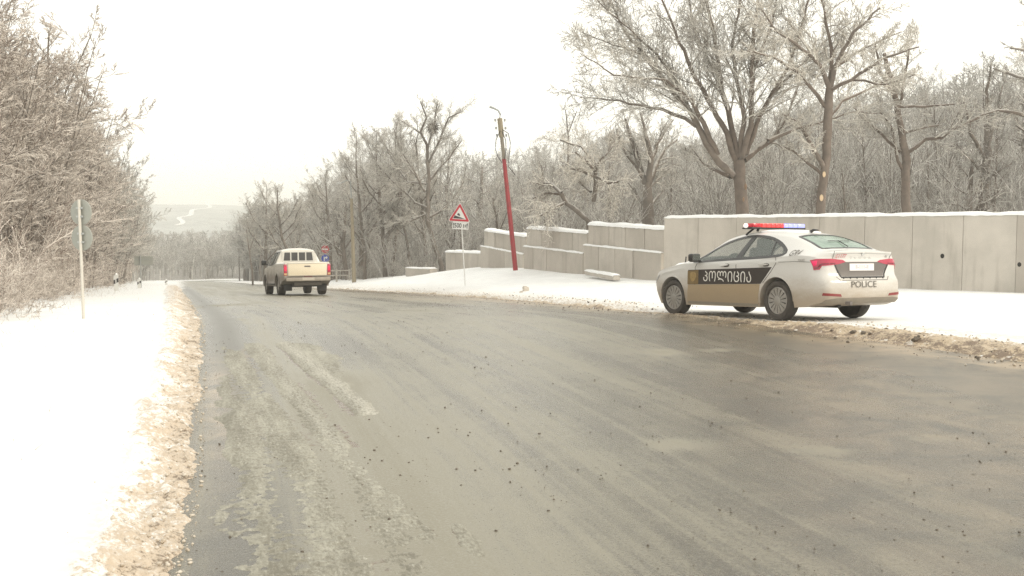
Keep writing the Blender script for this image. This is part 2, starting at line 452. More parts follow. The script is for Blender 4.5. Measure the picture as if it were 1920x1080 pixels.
# isolated pale slush smears
for px, py, w, h, k in ((760, 592, 40, 6, .9), (430, 577, 34, 5, 1.0), (1245, 672, 22, 4, .7), (1345, 668, 30, 4, .6), (640, 735, 70, 22, .5), (1560, 862, 60, 8, .3), (1265, 852, 50, 12, .35), (1730, 840, 50, 8, .3), (700, 1060, 60, 14, .3)):
    q0 = hit(px, py); q1 = hit(px + w, py); q2 = hit(px, py - h)
    film = film + k * np.exp(-(((PX - q0.x) / max(.05, q1.x - q0.x)) ** 2 + ((PYm - q0.y) / max(.1, q2.y - q0.y)) ** 2)) * (1 + 1.5 * nz)
tan = .9 * np.exp(-((U - .16) / .14) ** 2) * np.exp(-((PYm - 9.7) / 2.6) ** 2) + .7 * np.exp(-((PX - xR(PYm) + .25) / .7) ** 2) * sst((PYm - 7) / 4) + .35 * sst((PX - .5) / 3) * (1 - sst((PYm - 10) / 8)) + .55 * sst((PYm - 22) / 12) * sst((U - 4.5) / 3) * (1 - sst((PYm - 60) / 30))
me = npmesh('road', np.stack([PX.ravel(), PYm.ravel(), Zr.ravel()], 1), gridfaces(NU, len(Lp)), True,
            {'u': Us, 'v': Vv, 'dark': np.clip(dark, 0, 1.3), 'film': np.clip(film, 0, 1.6), 'tan': np.clip(tan, 0, 1)})
tag(link('road', me, m_road), 'wet slush-streaked asphalt road running downhill to a far bend', 'road', kind='structure')

# lumpy slush banks along both road edges
def bank(name, edge, side, y0, y1, w_in, w_max, w_of, nu, dlog, m, amp, hgt, seed, label):
    yy = y0 * np.exp(np.arange(0, math.log(y1 / y0), dlog)); u = np.linspace(-w_in, w_max, nu)
    YB, UB = np.meshgrid(yy, u, indexing='ij')
    e0 = edge(YB); sl = (edge(YB + .1) - edge(YB - .1)) / .2; nl = np.sqrt(1 + sl ** 2)
    XB = e0 + side * UB / nl; YB2 = YB - side * sl * UB / nl
    wob = .12 * fbm(YB2 * .8, XB * .3, seed, 4)
    w_out = w_of(YB)
    uu_ = UB + wob + .05 * fbm(YB2 * 6, XB * 6, seed + 4, 3)
    t0 = sst((uu_ + .06) / .14); t1 = 1 - sst((uu_ - (w_out * .66)) / (w_out * .3))
    lump = np.abs(fbm(XB * 6, YB2 * 6, seed + 9, 4)) * 1.2 + .9 * np.clip(fbm(XB * 24, YB2 * 24, seed + 13, 3), -.3, 1) 
    zb = np.where(UB > 0, ground(XB, YB2), zr(YB2) - .012)
    zroad = zr(YB2) + .002
    zz = np.maximum(zroad, zb) * t0 + (zroad - .03) * (1 - t0) + t0 * t1 * (hgt + amp * lump) - .04 * (1 - t1)
    me = npmesh(name, np.stack([XB.ravel(), YB2.ravel(), zz.ravel()], 1), gridfaces(nu, len(yy)), True, {'dirt': np.clip(t1 * .9 * (1 - .45 * sst(UB / w_out)) , 0, 1)})
    return tag(link(name, me, m), label, 'slush', kind='stuff')
bank('slush_bank', xL, -1, 3.6, 75, .12, .80, lambda y: .46 + .012 * y, 62, .0026, m_slushL, .030, .012, 40, 'lumpy brown and white ploughed slush along the left road edge')
bank('slush_bank', xR, 1, 6.0, 75, .7, 1.5, lambda y: np.interp(y, [6, 12, 16, 20, 60], [1.5, 1.2, .7, .3, .28]), 80, .0036, m_slushR, .026, .004, 70, 'sandy brown churned slush along the right road edge by the car')

# grainy half-melted slush on the near left of the road, with a puddle in the wheel rut
yy = 3.4 * np.exp(np.arange(0, math.log(19 / 3.4), .0032)); u = np.linspace(.02, 2.1, 110)
YB, UB = np.meshgrid(yy, u, indexing='ij'); XB = xL(YB) + UB
pc = np.interp(YB, [3, 7.4, 10, 14, 17], [1.42, 1.27, 1.10, .86, .80]); pw = np.interp(YB, [3, 6, 7.4, 10, 13.5, 15.5], [.04, .06, .16, .15, .09, .03])
pit = np.exp(-np.abs((UB - pc - .05 * fbm(YB * 2, XB * 2, 98, 3)) / np.maximum(pw * .85, .01)) ** 2.6)
cov = sst((1.62 + .8 * fbm(YB * .8, UB * 1.5, 90, 4) - UB) / .5) * sst((17 + 3 * fbm(UB * 3, YB * .6, 97, 3) - YB) / 5) * sst((UB - .10 + .22 * fbm(YB * 1.6, UB * 2, 95, 4)) / .2)
rut = np.exp(-((UB - pc + .40) / .07) ** 2) + .7 * np.exp(-((UB - pc + .75) / .08) ** 2) * (YB < 12)
gr = .5 + .6 * fbm(XB * 26, YB * 22, 93, 3) + .5 * fbm(UB * 5, YB * .7, 96, 3)
zz = zr(YB) - .010 + cov * (.008 + .020 * np.clip(gr, 0, 1.2) + .012 * np.exp(-((UB - pc - pw - .1) / .09) ** 2) - .012 * rut) - .016 * pit * (pw > .025) - .006 * (1 - cov)
zz = zz - .03 * (np.abs(UB - u[0]) < .03) - .03 * (np.abs(UB - u[-1]) < .03)
m_gs, t = newmat('grainy_grey_slush')
g = t.node('ShaderNodeNewGeometry').outputs['Position']
cx = t.node('ShaderNodeCombineXYZ'); t.l.new(t.attr('u').outputs['Fac'], cx.inputs[0]); t.l.new(t.attr('v').outputs['Fac'], cx.inputs[1])
n1 = t.noise(t.mapping(cx.outputs[0], (5., .75, 1)), 1.0, 7, .72); n2 = t.noise(t.mapping(cx.outputs[0], (44, 20, 1)), 1.0, 6, .8); n3 = t.noise(g, 120, 3, .8)
c = t.mix(t.rng(t.math('ADD', t.math('MULTIPLY', n1, .45), t.math('MULTIPLY', n2, .55)), .40, .62), (.17, .155, .115), (.40, .38, .31))
c = t.mix(t.rng(n2, .60, .70), c, (.70, .68, .62)); c = t.mix(t.math('MULTIPLY', t.rng(n3, .60, .68), .7), c, (.09, .08, .062))
wt = t.attr('wet').outputs['Fac']; wtf = t.rng(t.math('ADD', wt, t.math('MULTIPLY', t.math('SUBTRACT', n1, .5), .5)), .25, .55)
c = t.mix(t.math('MULTIPLY', t.attr('ridge').outputs['Fac'], t.math('MULTIPLY', t.rng(n2, .40, .60), .8)), c, (.50, .475, .41))
c = t.mix(wtf, c, (.125, .086, .052))
t.l.new(c, t.b.inputs['Base Color']); t.l.new(t.math('SUBTRACT', .55, t.math('MULTIPLY', wtf, .30)), t.b.inputs['Roughness'])
t.bump(t.math('MULTIPLY', n2, t.math('SUBTRACT', 1.0, wtf)), .7, .015)
me = npmesh('road_slush', np.stack([XB.ravel(), YB.ravel(), zz.ravel()], 1), gridfaces(len(u), len(yy)), True, {'u': UB, 'v': YB, 'wet': pit * (pw > .025) + .8 * np.clip(rut, 0, 1) * .55, 'ridge': sst((YB - 6) / 1.8) * np.clip(np.exp(-((UB - pc - pw - .12) / .10) ** 2) * 1.0 + .6 * np.exp(-((UB - pc + pw + .08) / .05) ** 2), 0, 1)})
tag(link('road_slush', me, m_gs), 'grainy grey half-melted slush film on the near left lane', 'slush', kind='stuff')
# grit and clods scattered on the road (uncountable)
rng = np.random.default_rng(5)
ico = bmesh.new(); bmesh.ops.create_icosphere(ico, subdivisions=1, radius=1.0)
IV = np.array([v.co[:] for v in ico.verts]); IF = np.array([[v.index for v in f.verts] for f in ico.faces]); ico.free()
def scatter(name, P, S, m, label, cat, flat=.6):
    n = len(P); rr = 1 + .35 * rng.standard_normal((n, len(IV), 1)) * .6
    a = rng.uniform(0, 2 * PI, n); ca_, sa_ = np.cos(a), np.sin(a)
    V = IV[None] * rr * np.array([1, .8, flat]) * S[:, None, None]
    V = np.stack([V[..., 0] * ca_[:, None] - V[..., 1] * sa_[:, None], V[..., 0] * sa_[:, None] + V[..., 1] * ca_[:, None], V[..., 2]], -1) + P[:, None, :]
    F = IF[None] + (np.arange(n) * len(IV))[:, None, None]
    me = npmesh(name, V.reshape(-1, 3), F.reshape(-1, 3))
    return tag(link(name, me, m), label, cat, kind='stuff')
n = 5200
yv = 3.8 * np.exp(rng.uniform(0, math.log(38 / 3.8), n)); q = rng.uniform(0, 1, n)
wR = np.minimum(xR(yv), .62 * yv + 1); xv = xL(yv) + (wR - xL(yv)) * q
keep = (vnoise(xv * .6, yv * .6, 77) + .5 + .3 * vnoise(xv * 3, yv * 3, 78) > rng.uniform(.25, .85, n)); xv, yv = xv[keep], yv[keep]
S = .0028 + .008 * rng.random(len(xv)) ** 6 + .0003 * yv * rng.random(len(xv)) ** 2
scatter('road_grit', np.stack([xv, yv, zr(yv) + S * .3], 1), S, m_grit, 'dark grit and dirt clods scattered over the wet road', 'grit')
n = 900
yv = 8 * np.exp(rng.uniform(0, math.log(60 / 8), n)); xv = xR(yv) + rng.normal(.25, .55, n)
S = .005 + .022 * rng.random(n) ** 5
scatter('edge_clods', np.stack([xv, yv, np.maximum(ground(xv, yv), zr(yv)) + .01], 1), S, m_grit, 'dark earth clods along the right edge of the road', 'clods', .7)
m_clod = mat('snow_clod', (.6, .56, .5), .7, noise=(25, .8, (.28, .22, .16)))
for k, (px, py, r) in enumerate(((1600, 627, .045), (1619, 627, .045), (1631, 628, .028), (1560, 624, .03), (1127, 517, .06), (985, 546, .12), (977, 549, .06), (1718, 640, .06))):
    p = hit(px, py); b = MB(); bmesh.ops.create_icosphere(b.bm, subdivisions=2, radius=r)
    rr = random.Random(k)
    for v in b.bm.verts: v.co *= 1 + rr.uniform(-.38, .3); v.co.z *= (1.1 if r > .1 else .7)
    lab = ['grey clod beside another on the snow in front of the parked car rear', 'second grey clod right beside its twin near the police car', 'small stone just right of the twin clods by the car', 'dark stone on the snow near the twin clods, left of them',
           'dark rock lying in snow below the stepped block wall', 'upright frozen snow lump on the mound below the red pole', 'low frozen snow crumb beside the upright lump on the mound', 'flat dark clod at the edge of the slush right of the car'][k]
    o = b.build('rock' if k in (3, 4) else 'snow_clod', m_clod if k in (5, 6) else m_grit, smooth=50, loc=p + Vector((0, 0, r * .3)))
    tag(o, lab, 'rock' if k in (3, 4) else 'clod')

n = 3000; yv = 3.9 * np.exp(rng.random(n) * math.log(40 / 3.9)); of = np.abs(rng.normal(.14, .15, n)); xv = xL(yv) - of * 1.05 + .06
S = .003 + .015 * rng.random(n) ** 6
scatter('slush_lumps', np.stack([xv, yv, np.maximum(ground(xv, yv), zr(yv)) + .026 * (of > .05) + .002], 1), S, mat('slush_lump', (.72, .67, .59), .7, noise=(9, 1., (.36, .28, .19))), 'small frozen lumps of dirty snow crumbled along the left road edge', 'slush', .75)
n = 1700; yv = 9 * np.exp(rng.random(n) * math.log(40 / 9)); xv = xR(yv) + rng.normal(.5, .45, n)
S = .006 + .018 * rng.random(n) ** 4
scatter('slush_lumps', np.stack([xv, yv, np.maximum(ground(xv, yv), zr(yv)) + .012], 1), S, MATS['slush_lump'], 'small frozen lumps of sandy snow crumbled along the right road edge', 'slush', .75)

# withered stalks and fallen twigs poking out of the left verge
n = 420; yv = 6 * np.exp(rng.uniform(0, math.log(60 / 6), n)); of = np.where(rng.random(n) < .8, rng.uniform(2.2, 4.2, n), rng.uniform(.9, 3, n)); xv = xL(yv) - of
zv = ground(xv, yv); V = []; F = []
for i in range(n):
    h = rng.uniform(.03, .16) * (1.5 if of[i] > 2.4 else .6); a = rng.uniform(0, 6.28); d = np.array([math.cos(a), math.sin(a), 0]) * h * rng.uniform(.2, 1.2); w = np.array([-d[1], d[0], 0]) / (np.linalg.norm(d) + 1e-6) * .003
    b_ = np.array([xv[i], yv[i], zv[i] - .01]); V += [b_ - w, b_ + w, b_ + np.array([0, 0, .004]), b_ + d + np.array([0, 0, h])]; k = 4 * i; F += [(k, k + 1, k + 3), (k + 1, k + 2, k + 3), (k + 2, k, k + 3)]
tag(link('dry_grass', npmesh('dry_grass', np.array(V), np.array(F)), mat('dry_stalk', (.28, .20, .12), .9)), 'thin withered stalks poking through the snow of the left verge', 'grass', kind='stuff')

# far hill with its snowy track
xh = np.linspace(-2200, 2200, 160); yh = np.linspace(600, 2300, 70)
XH, YH = np.meshgrid(xh, yh)
def hillz(x, y):
    top = 21.5 + 9 * fbm(x * .002 + 3, y * .001, 50, 3) - .03 * np.clip(x + 470, 0, 150)
    return -20 + (top + 20) * sst((y - 640) / 850) + 3.0 * fbm(x * .01, y * .01, 51, 3)
me = npmesh('hill', np.stack([XH.ravel(), YH.ravel(), hillz(XH, YH).ravel()], 1), gridfaces(160, 70), True)
tag(link('hill', me, m_hill), 'pale snowy wooded hill fading into haze', 'hill', kind='structure')
ts = np.linspace(0, 1, 40)
hx = np.interp(ts, [0, .5, .8, 1], [-415, -400, -378, -372]); hy = np.interp(ts, [0, .5, .8, 1], [1000, 1180, 1320, 1480])
hx = hx * hy / 1320 + 4 * np.sin(ts * 17)
Lh = np.stack([hx - 2.2, hy], 1); Rh = np.stack([hx + 2.8, hy], 1)
V = np.concatenate([np.stack([Lh[:, 0], Lh[:, 1], hillz(Lh[:, 0], Lh[:, 1]) + .8], 1), np.stack([Rh[:, 0], Rh[:, 1], hillz(Rh[:, 0], Rh[:, 1]) + .8], 1)])
F = np.array([[i, i + 40, i + 41, i + 1] for i in range(39)])
tag(link('snowy_track', npmesh('snowy_track', V, F), mat('track_snow', (.88, .88, .87), .8)), 'white snowy track winding up the far hill', 'path', kind='structure')
# ------------------------------------------------------------------ trees
def bark_mat(name, bark, frost, amt, sc=6.):
    m, t = newmat(name)
    geo = t.node('ShaderNodeNewGeometry'); tcn = t.node('ShaderNodeTexCoord')
    sx = t.node('ShaderNodeSeparateXYZ'); t.l.new(geo.outputs['Normal'], sx.inputs[0])
    n1 = t.noise(tcn.outputs['Object'], sc, 4, .6); n2 = t.noise(tcn.outputs['Object'], .8, 3)
    up = t.rng(t.math('ADD', sx.outputs[2], t.math('MULTIPLY', t.math('SUBTRACT', n1, .5), 1.2)), .30, .75)
    isl = t.math('POWER', geo.outputs['Random Per Island'], 2.2)
    f = t.math('ADD', t.math('MULTIPLY', up, .62), t.math('ADD', t.math('MULTIPLY', isl, amt * 1.6), t.math('MULTIPLY', t.rng(n2, .35, .65), amt * .5)), clamp=True)
    b = t.mix(t.rng(n1, .3, .7), bark, tuple(x * 1.55 for x in bark))
    t.l.new(t.mix(f, b, frost), t.b.inputs['Base Color']); t.b.inputs['Roughness'].default_value = .9; t.b.inputs['Specular IOR Level'].default_value = .1
    return m
m_trunk = bark_mat('frosted_bark', (.115, .095, .078), (.66, .64, .60), .10, 3.)
m_trunkb = bark_mat('brown_bark', (.125, .10, .082), (.66, .63, .58), .05, 3.)
m_twig = bark_mat('frosted_twigs', (.11, .092, .076), (.82, .785, .72), .56)
m_twigw = bark_mat('rime_twigs', (.16, .13, .104), (.90, .86, .785), .62)
m_twigd = bark_mat('dim_twigs', (.135, .12, .105), (.70, .68, .635), .46)
m_thick = bark_mat('thicket_twigs', (.15, .108, .086), (.92, .85, .77), .55)

class Tree:
    def __init__(s, seed, P):
        s.r = random.Random(seed); s.P = P; s.out = {}
    def add(s, lvl, pts, rad): s.out.setdefault((min(lvl, 9), len(pts)), []).append((pts, rad))
    def perp(s, d):
        a = s.r.uniform(0, 2 * PI)
        if abs(d[2]) < .9: u = (d[1], -d[0], 0.)
        else: u = (1., 0., 0.)
        l = math.sqrt(u[0] ** 2 + u[1] ** 2); u = (u[0] / l, u[1] / l, 0.)
        v = (d[1] * u[2] - d[2] * u[1], d[2] * u[0] - d[0] * u[2], d[0] * u[1] - d[1] * u[0])
        c, q = math.cos(a), math.sin(a)
        return (u[0] * c + v[0] * q, u[1] * c + v[1] * q, u[2] * c + v[2] * q)
    def walk(s, p, d, L, lvl):
        P = s.P; n = P['seg'][lvl]; w = P['wob'][lvl]; tr = P['trop'][lvl]; st = L / n; g = s.r.gauss
        pts = [p]
        for _ in range(n):
            dx, dy, dz = d[0] + g(0, w), d[1] + g(0, w), d[2] + g(0, w) + tr
            if P.get('flat') and lvl >= P['flat']: dz -= .0
            l = math.sqrt(dx * dx + dy * dy + dz * dz); d = (dx / l, dy / l, dz / l)
            p = (p[0] + d[0] * st, p[1] + d[1] * st, p[2] + d[2] * st); pts.append(p)
        return pts, d
    def branch(s, p, d, L, r, lvl):
        n = s.P['seg'][lvl]
        pts, dl = s.walk(p, d, L, lvl)
        tp = s.P['taper'][lvl]; rmin = s.P['rmin']
        rad = [max(rmin, r * (1 - tp * i / n)) for i in range(n + 1)]
        s.add(lvl, pts, rad); s.sprout(pts, rad, L, lvl)
    def sprout(s, pts, rad, L, lvl, mult=1., t0=None, lscale=1.):
        P = s.P
        if lvl >= P['max']: return
        N = max(1, int(round(P['n'][lvl] * mult * s.r.uniform(.8, 1.2)))); n = len(pts) - 1
        t0 = P['t0'][lvl] if t0 is None else t0
        for k in range(N):
            t = t0 + (1 - t0) * (k + s.r.random()) / N
            x = t * n; i = min(int(x), n - 1); f = x - i; a, b = pts[i], pts[i + 1]
            p = tuple(a[j] + (b[j] - a[j]) * f for j in range(3))
            dd = [b[j] - a[j] for j in range(3)]; l = math.sqrt(sum(q * q for q in dd)) or 1; dd = [q / l for q in dd]
            an = R_(P['ang'][lvl]) * s.r.uniform(.6, 1.3); q = s.perp(dd)
            if P.get('flat') and lvl >= P['flat']: q = (q[0], q[1], q[2] * .35)
            d2 = [dd[j] * math.cos(an) + q[j] * math.sin(an) for j in range(3)]
            if P.get('up') and lvl < 2: d2[2] = abs(d2[2]) if s.r.random() < P['up'] else d2[2]
            l = math.sqrt(sum(z * z for z in d2)); d2 = tuple(z / l for z in d2)
            Lc = L * P['lr'][lvl] * lscale * (1 - P.get('cone', .45) * t) * s.r.uniform(.6, 1.25)
            rr = (rad[i] * (1 - f) + rad[i + 1] * f) * P['rr'][lvl]
            s.branch(p, d2, Lc, max(P['rmin'], rr), lvl + 1)
    def meshes(s, origin=(0, 0, 0), tl=2):
        """trunk (levels < tl) and crown"""
        res = []
        for sel in (lambda l: l < tl, lambda l: l >= tl):
            Vs, Fs, o = [], [], 0
            for (lvl, n), br in s.out.items():
                if not sel(lvl): continue
                k = {0: 9, 1: 6, 2: 4}.get(lvl, 3)
                A = np.array([b[0] for b in br], dtype=np.float64); Rd = np.array([b[1] for b in br])
                T = np.empty_like(A); T[:, 1:-1] = A[:, 2:] - A[:, :-2]; T[:, 0] = A[:, 1] - A[:, 0]; T[:, -1] = A[:, -1] - A[:, -2]
                T /= np.linalg.norm(T, axis=2, keepdims=True) + 1e-9
                ref = np.where(np.abs(T[..., 2:3]) < .8, np.array([0, 0, 1.]), np.array([1., 0, 0]))
                ref[:] = ref[:, :1]
                u = np.cross(T, ref); u /= np.linalg.norm(u, axis=2, keepdims=True) + 1e-9; v = np.cross(T, u)
                an = 2 * PI * np.arange(k) / k + .5
                ring = A[:, :, None] + Rd[:, :, None, None] * (u[:, :, None] * np.cos(an)[:, None] + v[:, :, None] * np.sin(an)[:, None])
                m = len(br); V = ring.reshape(-1, 3)
                i = np.arange(m)[:, None, None] * n * k + np.arange(n - 1)[None, :, None] * k; j = np.arange(k)[None, None, :]
                a_ = (i + j); b_ = (i + (j + 1) % k)
                F = np.stack([a_, b_, b_ + k, a_ + k], -1).reshape(-1, 4) + o
                Vs.append(V); Fs.append(F); o += len(V)
            if not Vs: res.append(None); continue
            V = np.concatenate(Vs) - np.array(origin); F = np.concatenate(Fs)
            res.append(npmesh('tree', V, F, True))
        return res

BASE = dict(seg=[8, 6, 4, 3, 2], wob=[.06, .13, .17, .2, .2], trop=[.02, .03, .02, 0, 0], taper=[.75, .85, .85, .8, .7], rmin=.005,
            n=[13, 8, 7, 4, 0], t0=[.3, .15, .15, .1, 0], ang=[48, 45, 45, 45, 45], lr=[.55, .5, .48, .5, .5], rr=[.5, .55, .6, .7, .7], max=4)
def P_(**k): d = dict(BASE); d.update(k); return d
PT = {
 'oak': P_(wob=[.09, .2, .25, .3, .3], ang=[58, 50, 50, 50, 50], t0=[.28, .2, .1, .1, 0], n=[12, 8, 7, 4, 0], lr=[.6, .5, .45, .45, .5]),
 'forest': P_(wob=[.04, .10, .14, .18, .2], ang=[38, 40, 40, 45, 45], t0=[.38, .15, .1, .1, 0], lr=[.42, .5, .5, .5, .5], n=[18, 7, 6, 4, 0], trop=[.0, .09, .04, .02, 0], up=.8),
 'vase': P_(wob=[.05, .10, .14, .18, .2], ang=[34, 35, 38, 45, 45], t0=[.2, .2, .15, .1, 0], lr=[.75, .5, .48, .5, .5], n=[10, 9, 7, 4, 0], trop=[.0, .06, .04, .0, 0], up=.9),
 'horn': P_(wob=[.05, .10, .10, .12, .14], ang=[62, 40, 38, 40, 45], t0=[.2, .15, .1, .1, 0], lr=[.36, .5, .5, .5, .5], n=[24, 8, 7, 4, 0], trop=[.0, .05, .03, .01, 0], flat=2, cone=.6),
}
def proto(kind, seed, H, r, stems=1, spread=.25, tl=2, **k):
    P = dict(PT[kind]); P.update(k)
    T = Tree(seed, P)
    for i in range(stems):
        a = 2 * PI * i / stems + T.r.uniform(-.5, .5); sp = 0 if stems == 1 else spread
        d = (math.cos(a) * sp + T.r.gauss(0, .03), math.sin(a) * sp + T.r.gauss(0, .03), 1)
        l = math.sqrt(sum(q * q for q in d)); d = tuple(q / l for q in d)
        T.branch((math.cos(a) * .12 * (stems > 1), math.sin(a) * .12 * (stems > 1), -.3), d, H * T.r.uniform(.85, 1.) + .3, r / math.sqrt(stems), 0)
    tr, cr_ = T.meshes((0, 0, 0), tl)
    top = max(v.co.z for v in cr_.vertices)
    return dict(trunk=tr, crown=cr_, top=top)
PRO = {
 'oak': [proto('oak', 11, 7.6, .26), proto('oak', 12, 7.2, .3), proto('oak', 15, 6.8, .24)],
 'forest': [proto('forest', 21, 10, .15), proto('forest', 22, 11, .17), proto('forest', 23, 10, .12), proto('forest', 27, 9.5, .14, stems=2, spread=.14, n=[12, 7, 6, 4, 0])],
 'vase': [proto('vase', 31, 6.5, .2), proto('vase', 33, 6.2, .17)],
 'horn': [proto('horn', 41, 8, .10, n=[34, 10, 8, 5, 0]), proto('horn', 42, 8, .10, n=[34, 10, 8, 5, 0]), proto('horn', 43, 7, .07, stems=3, spread=.22, n=[16, 8, 8, 5, 0]), proto('horn', 44, 6.5, .06, stems=4, spread=.28, n=[12, 7, 8, 5, 0])],
 'shrub': [proto('vase', 51, 1.5, .03, stems=7, spread=.75, rmin=.004, n=[8, 5, 5, 3, 0], t0=[.1, .1, .1, .1, 0], wob=[.14, .2, .25, .3, .3]), proto('vase', 52, 1.3, .03, stems=8, spread=.9, rmin=.004, n=[8, 5, 5, 3, 0], t0=[.1, .1, .1, .1, 0], wob=[.16, .22, .25, .3, .3])],
}
MATVAR = {}
def matcopy(me, m):
    k = (me.as_pointer(), m.name)
    if k not in MATVAR:
        c = me.copy(); c.materials.clear(); c.materials.append(m); MATVAR[k] = c
    return MATVAR[k]
TR = random.Random(99)
def plant(kind, x, y, top_z, label, group, name='bare_tree', cat='tree', mt=None, mtr=None, parts=True, sq=1., lean=0., zoff=-.05, maxr=None):
    p = TR.choice(PRO[kind]); z = gz(x, y) + zoff
    s = max(.25, (top_z - z) / p['top'])
    rot = TR.uniform(0, 2 * PI)
    e = empty(name, (x, y, z), label, cat, group)
    e.rotation_euler = (TR.gauss(0, .03) + lean * .3, TR.gauss(0, .03) + lean, rot)
    sx = s * sq * TR.uniform(.9, 1.15); e.scale = (sx, sx, s)
    o = bpy.data.objects.new('trunk', matcopy(p['trunk'], mtr or m_trunk)); COL.objects.link(o); o.parent = e
    o = bpy.data.objects.new('crown', matcopy(p['crown'], mt or m_twig)); COL.objects.link(o); o.parent = e
    return e
def zat(px, py, Y): return at(px, py, Y).z

# --- wood behind the walls and along the right side
SKY_R = ([300, 340, 400, 430, 470, 500, 540, 560, 600, 640, 690, 740, 800, 860, 880, 930, 960, 1000, 1060, 1120, 1160, 1200, 1260, 1320, 1400, 1500, 1600, 1700, 1800, 1860, 1920, 2100],
         [395, 440, 430, 420, 375, 352, 378, 365, 335, 300, 245, 215, 225, 215, 265, 262, 262, 250, 222, 235, 215, 225, 250, 235, 190, 170, 150, 118, 105, 85, 62, 20])
def skyR(px): return float(np.interp(px, *SKY_R))
gB = 'bare frosted trees of the wood behind the concrete walls'; lB = 'bare frosted tree in the deep grey wood behind the concrete walls'
gM = 'bare frosted trees of the wood between road and walls'; lM = 'slender bare frosted tree in the grey roadside wood left of the block walls'
rows = [(47, 95, 26), (57, 75, 20), (68, 70, 24), (82, 60, 22), (100, 55, 18), (122, 52, 14)]
npl = 0
for Yd, step, jit in rows:
    px = 640 - Yd + TR.uniform(0, 60)
    while px < 2300:
        Yj = Yd + TR.uniform(-5, 6)
        x = (px - 960) / FPX * Yj
        ok = True
        lim = np.interp(px, [600, 860, 880, 1250, 1930, 2150], [68, 66, 60, 46, 38, 34])
        if Yj < lim: ok = False
        if px < 880 and Yj < 66: ok = False
        if float(sd_road(x, Yj)) < 3.5: ok = False
        if ok:
            fr = sst((Yd - 45) / 80)
            top = skyR(px) + TR.uniform(0, 26) + (1 - fr) * TR.uniform(0, 130)
            k = 'forest' if TR.random() < .72 else TR.choice(['vase', 'oak'])
            left_ = px < 880
            plant(k, x, Yj, zat(px, top, Yj), lM if left_ else lB, gM if left_ else gB, mt=TR.choice([m_twig, m_twigd, m_twigd]))
            npl += 1
        px += step * TR.uniform(.6, 1.4)
# --- wood along the far right side of the road, to the bend
gF = 'small distant bare trees beside the far part of the road'; lF = 'small hazy bare tree among its like where the road runs to its far bend'
for i in range(95):
    Yj = TR.uniform(82, 235); px = TR.uniform(395, 700); x = (px - 960) / FPX * Yj
    sd = float(sd_road(x, Yj))
    if sd < 3 or (px < 600 and Yj < 100): continue
    plant(TR.choice(['forest', 'vase', 'oak']), x, Yj, zat(px, skyR(px) + TR.uniform(0, 35), Yj), lF, gF, mt=m_twigd); npl += 1
# --- thicket along the left verge
SKY_L = ([-400, 0, 50, 100, 150, 200, 250, 300, 330], [-420, -110, -30, 55, 125, 198, 298, 372, 415])
gL = 'frosted hornbeams of the thicket along the left verge'; lL = 'frost-covered tree of the dense pinkish thicket along the left verge'
for i in range(170):
    Yj = 15 * math.exp(TR.uniform(0, math.log(190 / 15)))
    off = 5.5 + 15 * TR.random() ** 1.3 * (1 if Yj < 60 else .7)
    if i < 34: Yj = 16 + i * 2.6 + TR.uniform(-.8, .8); off = 5.0 + TR.uniform(-.4, .9)
    x = float(xL(Yj)) - off * 1.05; px = 960 + FPX * x / Yj
    if px < -420: continue
    top = float(np.interp(px + 2.3 * FPX / Yj * .8, *SKY_L)) + TR.uniform(-25, 22)
    zt = min(zat(px, top, Yj), gz(x, Yj) + 10.5)
    plant('horn', x, Yj, zt, lL, gL, name='hornbeam', mt=m_thick if Yj < 70 else m_twig, sq=1.0 if Yj > 30 else .8); npl += 1
for i in range(16):
    px = TR.uniform(-160, 75); Yj = TR.uniform(21, 42); x = (px - 960) / FPX * Yj
    if float(xL(Yj)) - x < 5.5: continue
    plant('horn', x, Yj, min(zat(px, TR.uniform(-110, -10) + max(0, px) * 1.0, Yj), gz(x, Yj) + 11.5), lL, gL, name='hornbeam', mt=m_thick)
gS = 'frosted shrubs at the foot of the left thicket'; lS = 'low frosted bush at the foot of the thicket beside the left snow verge'
for i in range(46):
    Yj = 15.5 + 60 * TR.random() ** 1.8; off = 3.7 + 2.0 * TR.random() - .5 * (Yj < 22)
    x = float(xL(Yj)) - off * 1.05
    plant('shrub', x, Yj, gz(x, Yj) + TR.uniform(.6, 1.6), lS, gS, name='shrub', cat='shrub', mt=m_thick, mtr=m_thick)
# snow-laden saplings on the right bank beyond the pickup
gK = 'snow-laden saplings on the far right bank'; lK = 'small snow-laden sapling on the far right road bank'
for i in range(16):
    px = 430 + i * 9 + TR.uniform(-4, 4); Yj = TR.uniform(88, 104); x = (px - 960) / FPX * Yj
    if float(sd_road(x, Yj)) < .6: x = float(xR(Yj)) + 1.2
    plant('shrub', x, Yj, gz(x, Yj) + TR.uniform(.5, 1.3), lK, gK, name='sapling', cat='sapling', mt=m_twigw, mtr=m_twigw, sq=.7)
for i in range(14):
    px = TR.uniform(640, 850); Yj = TR.uniform(66, 80); x = (px - 960) / FPX * Yj
    if float(sd_road(x, Yj)) < 3: continue
    plant('shrub', x, Yj, gz(x, Yj) + TR.uniform(.7, 1.6), 'low frosted bush between the trunks left of the block walls', 'frosted bushes between the trunks left of the block walls', name='shrub', cat='shrub', mt=m_twig, mtr=m_twig)
print('trees planted', npl)

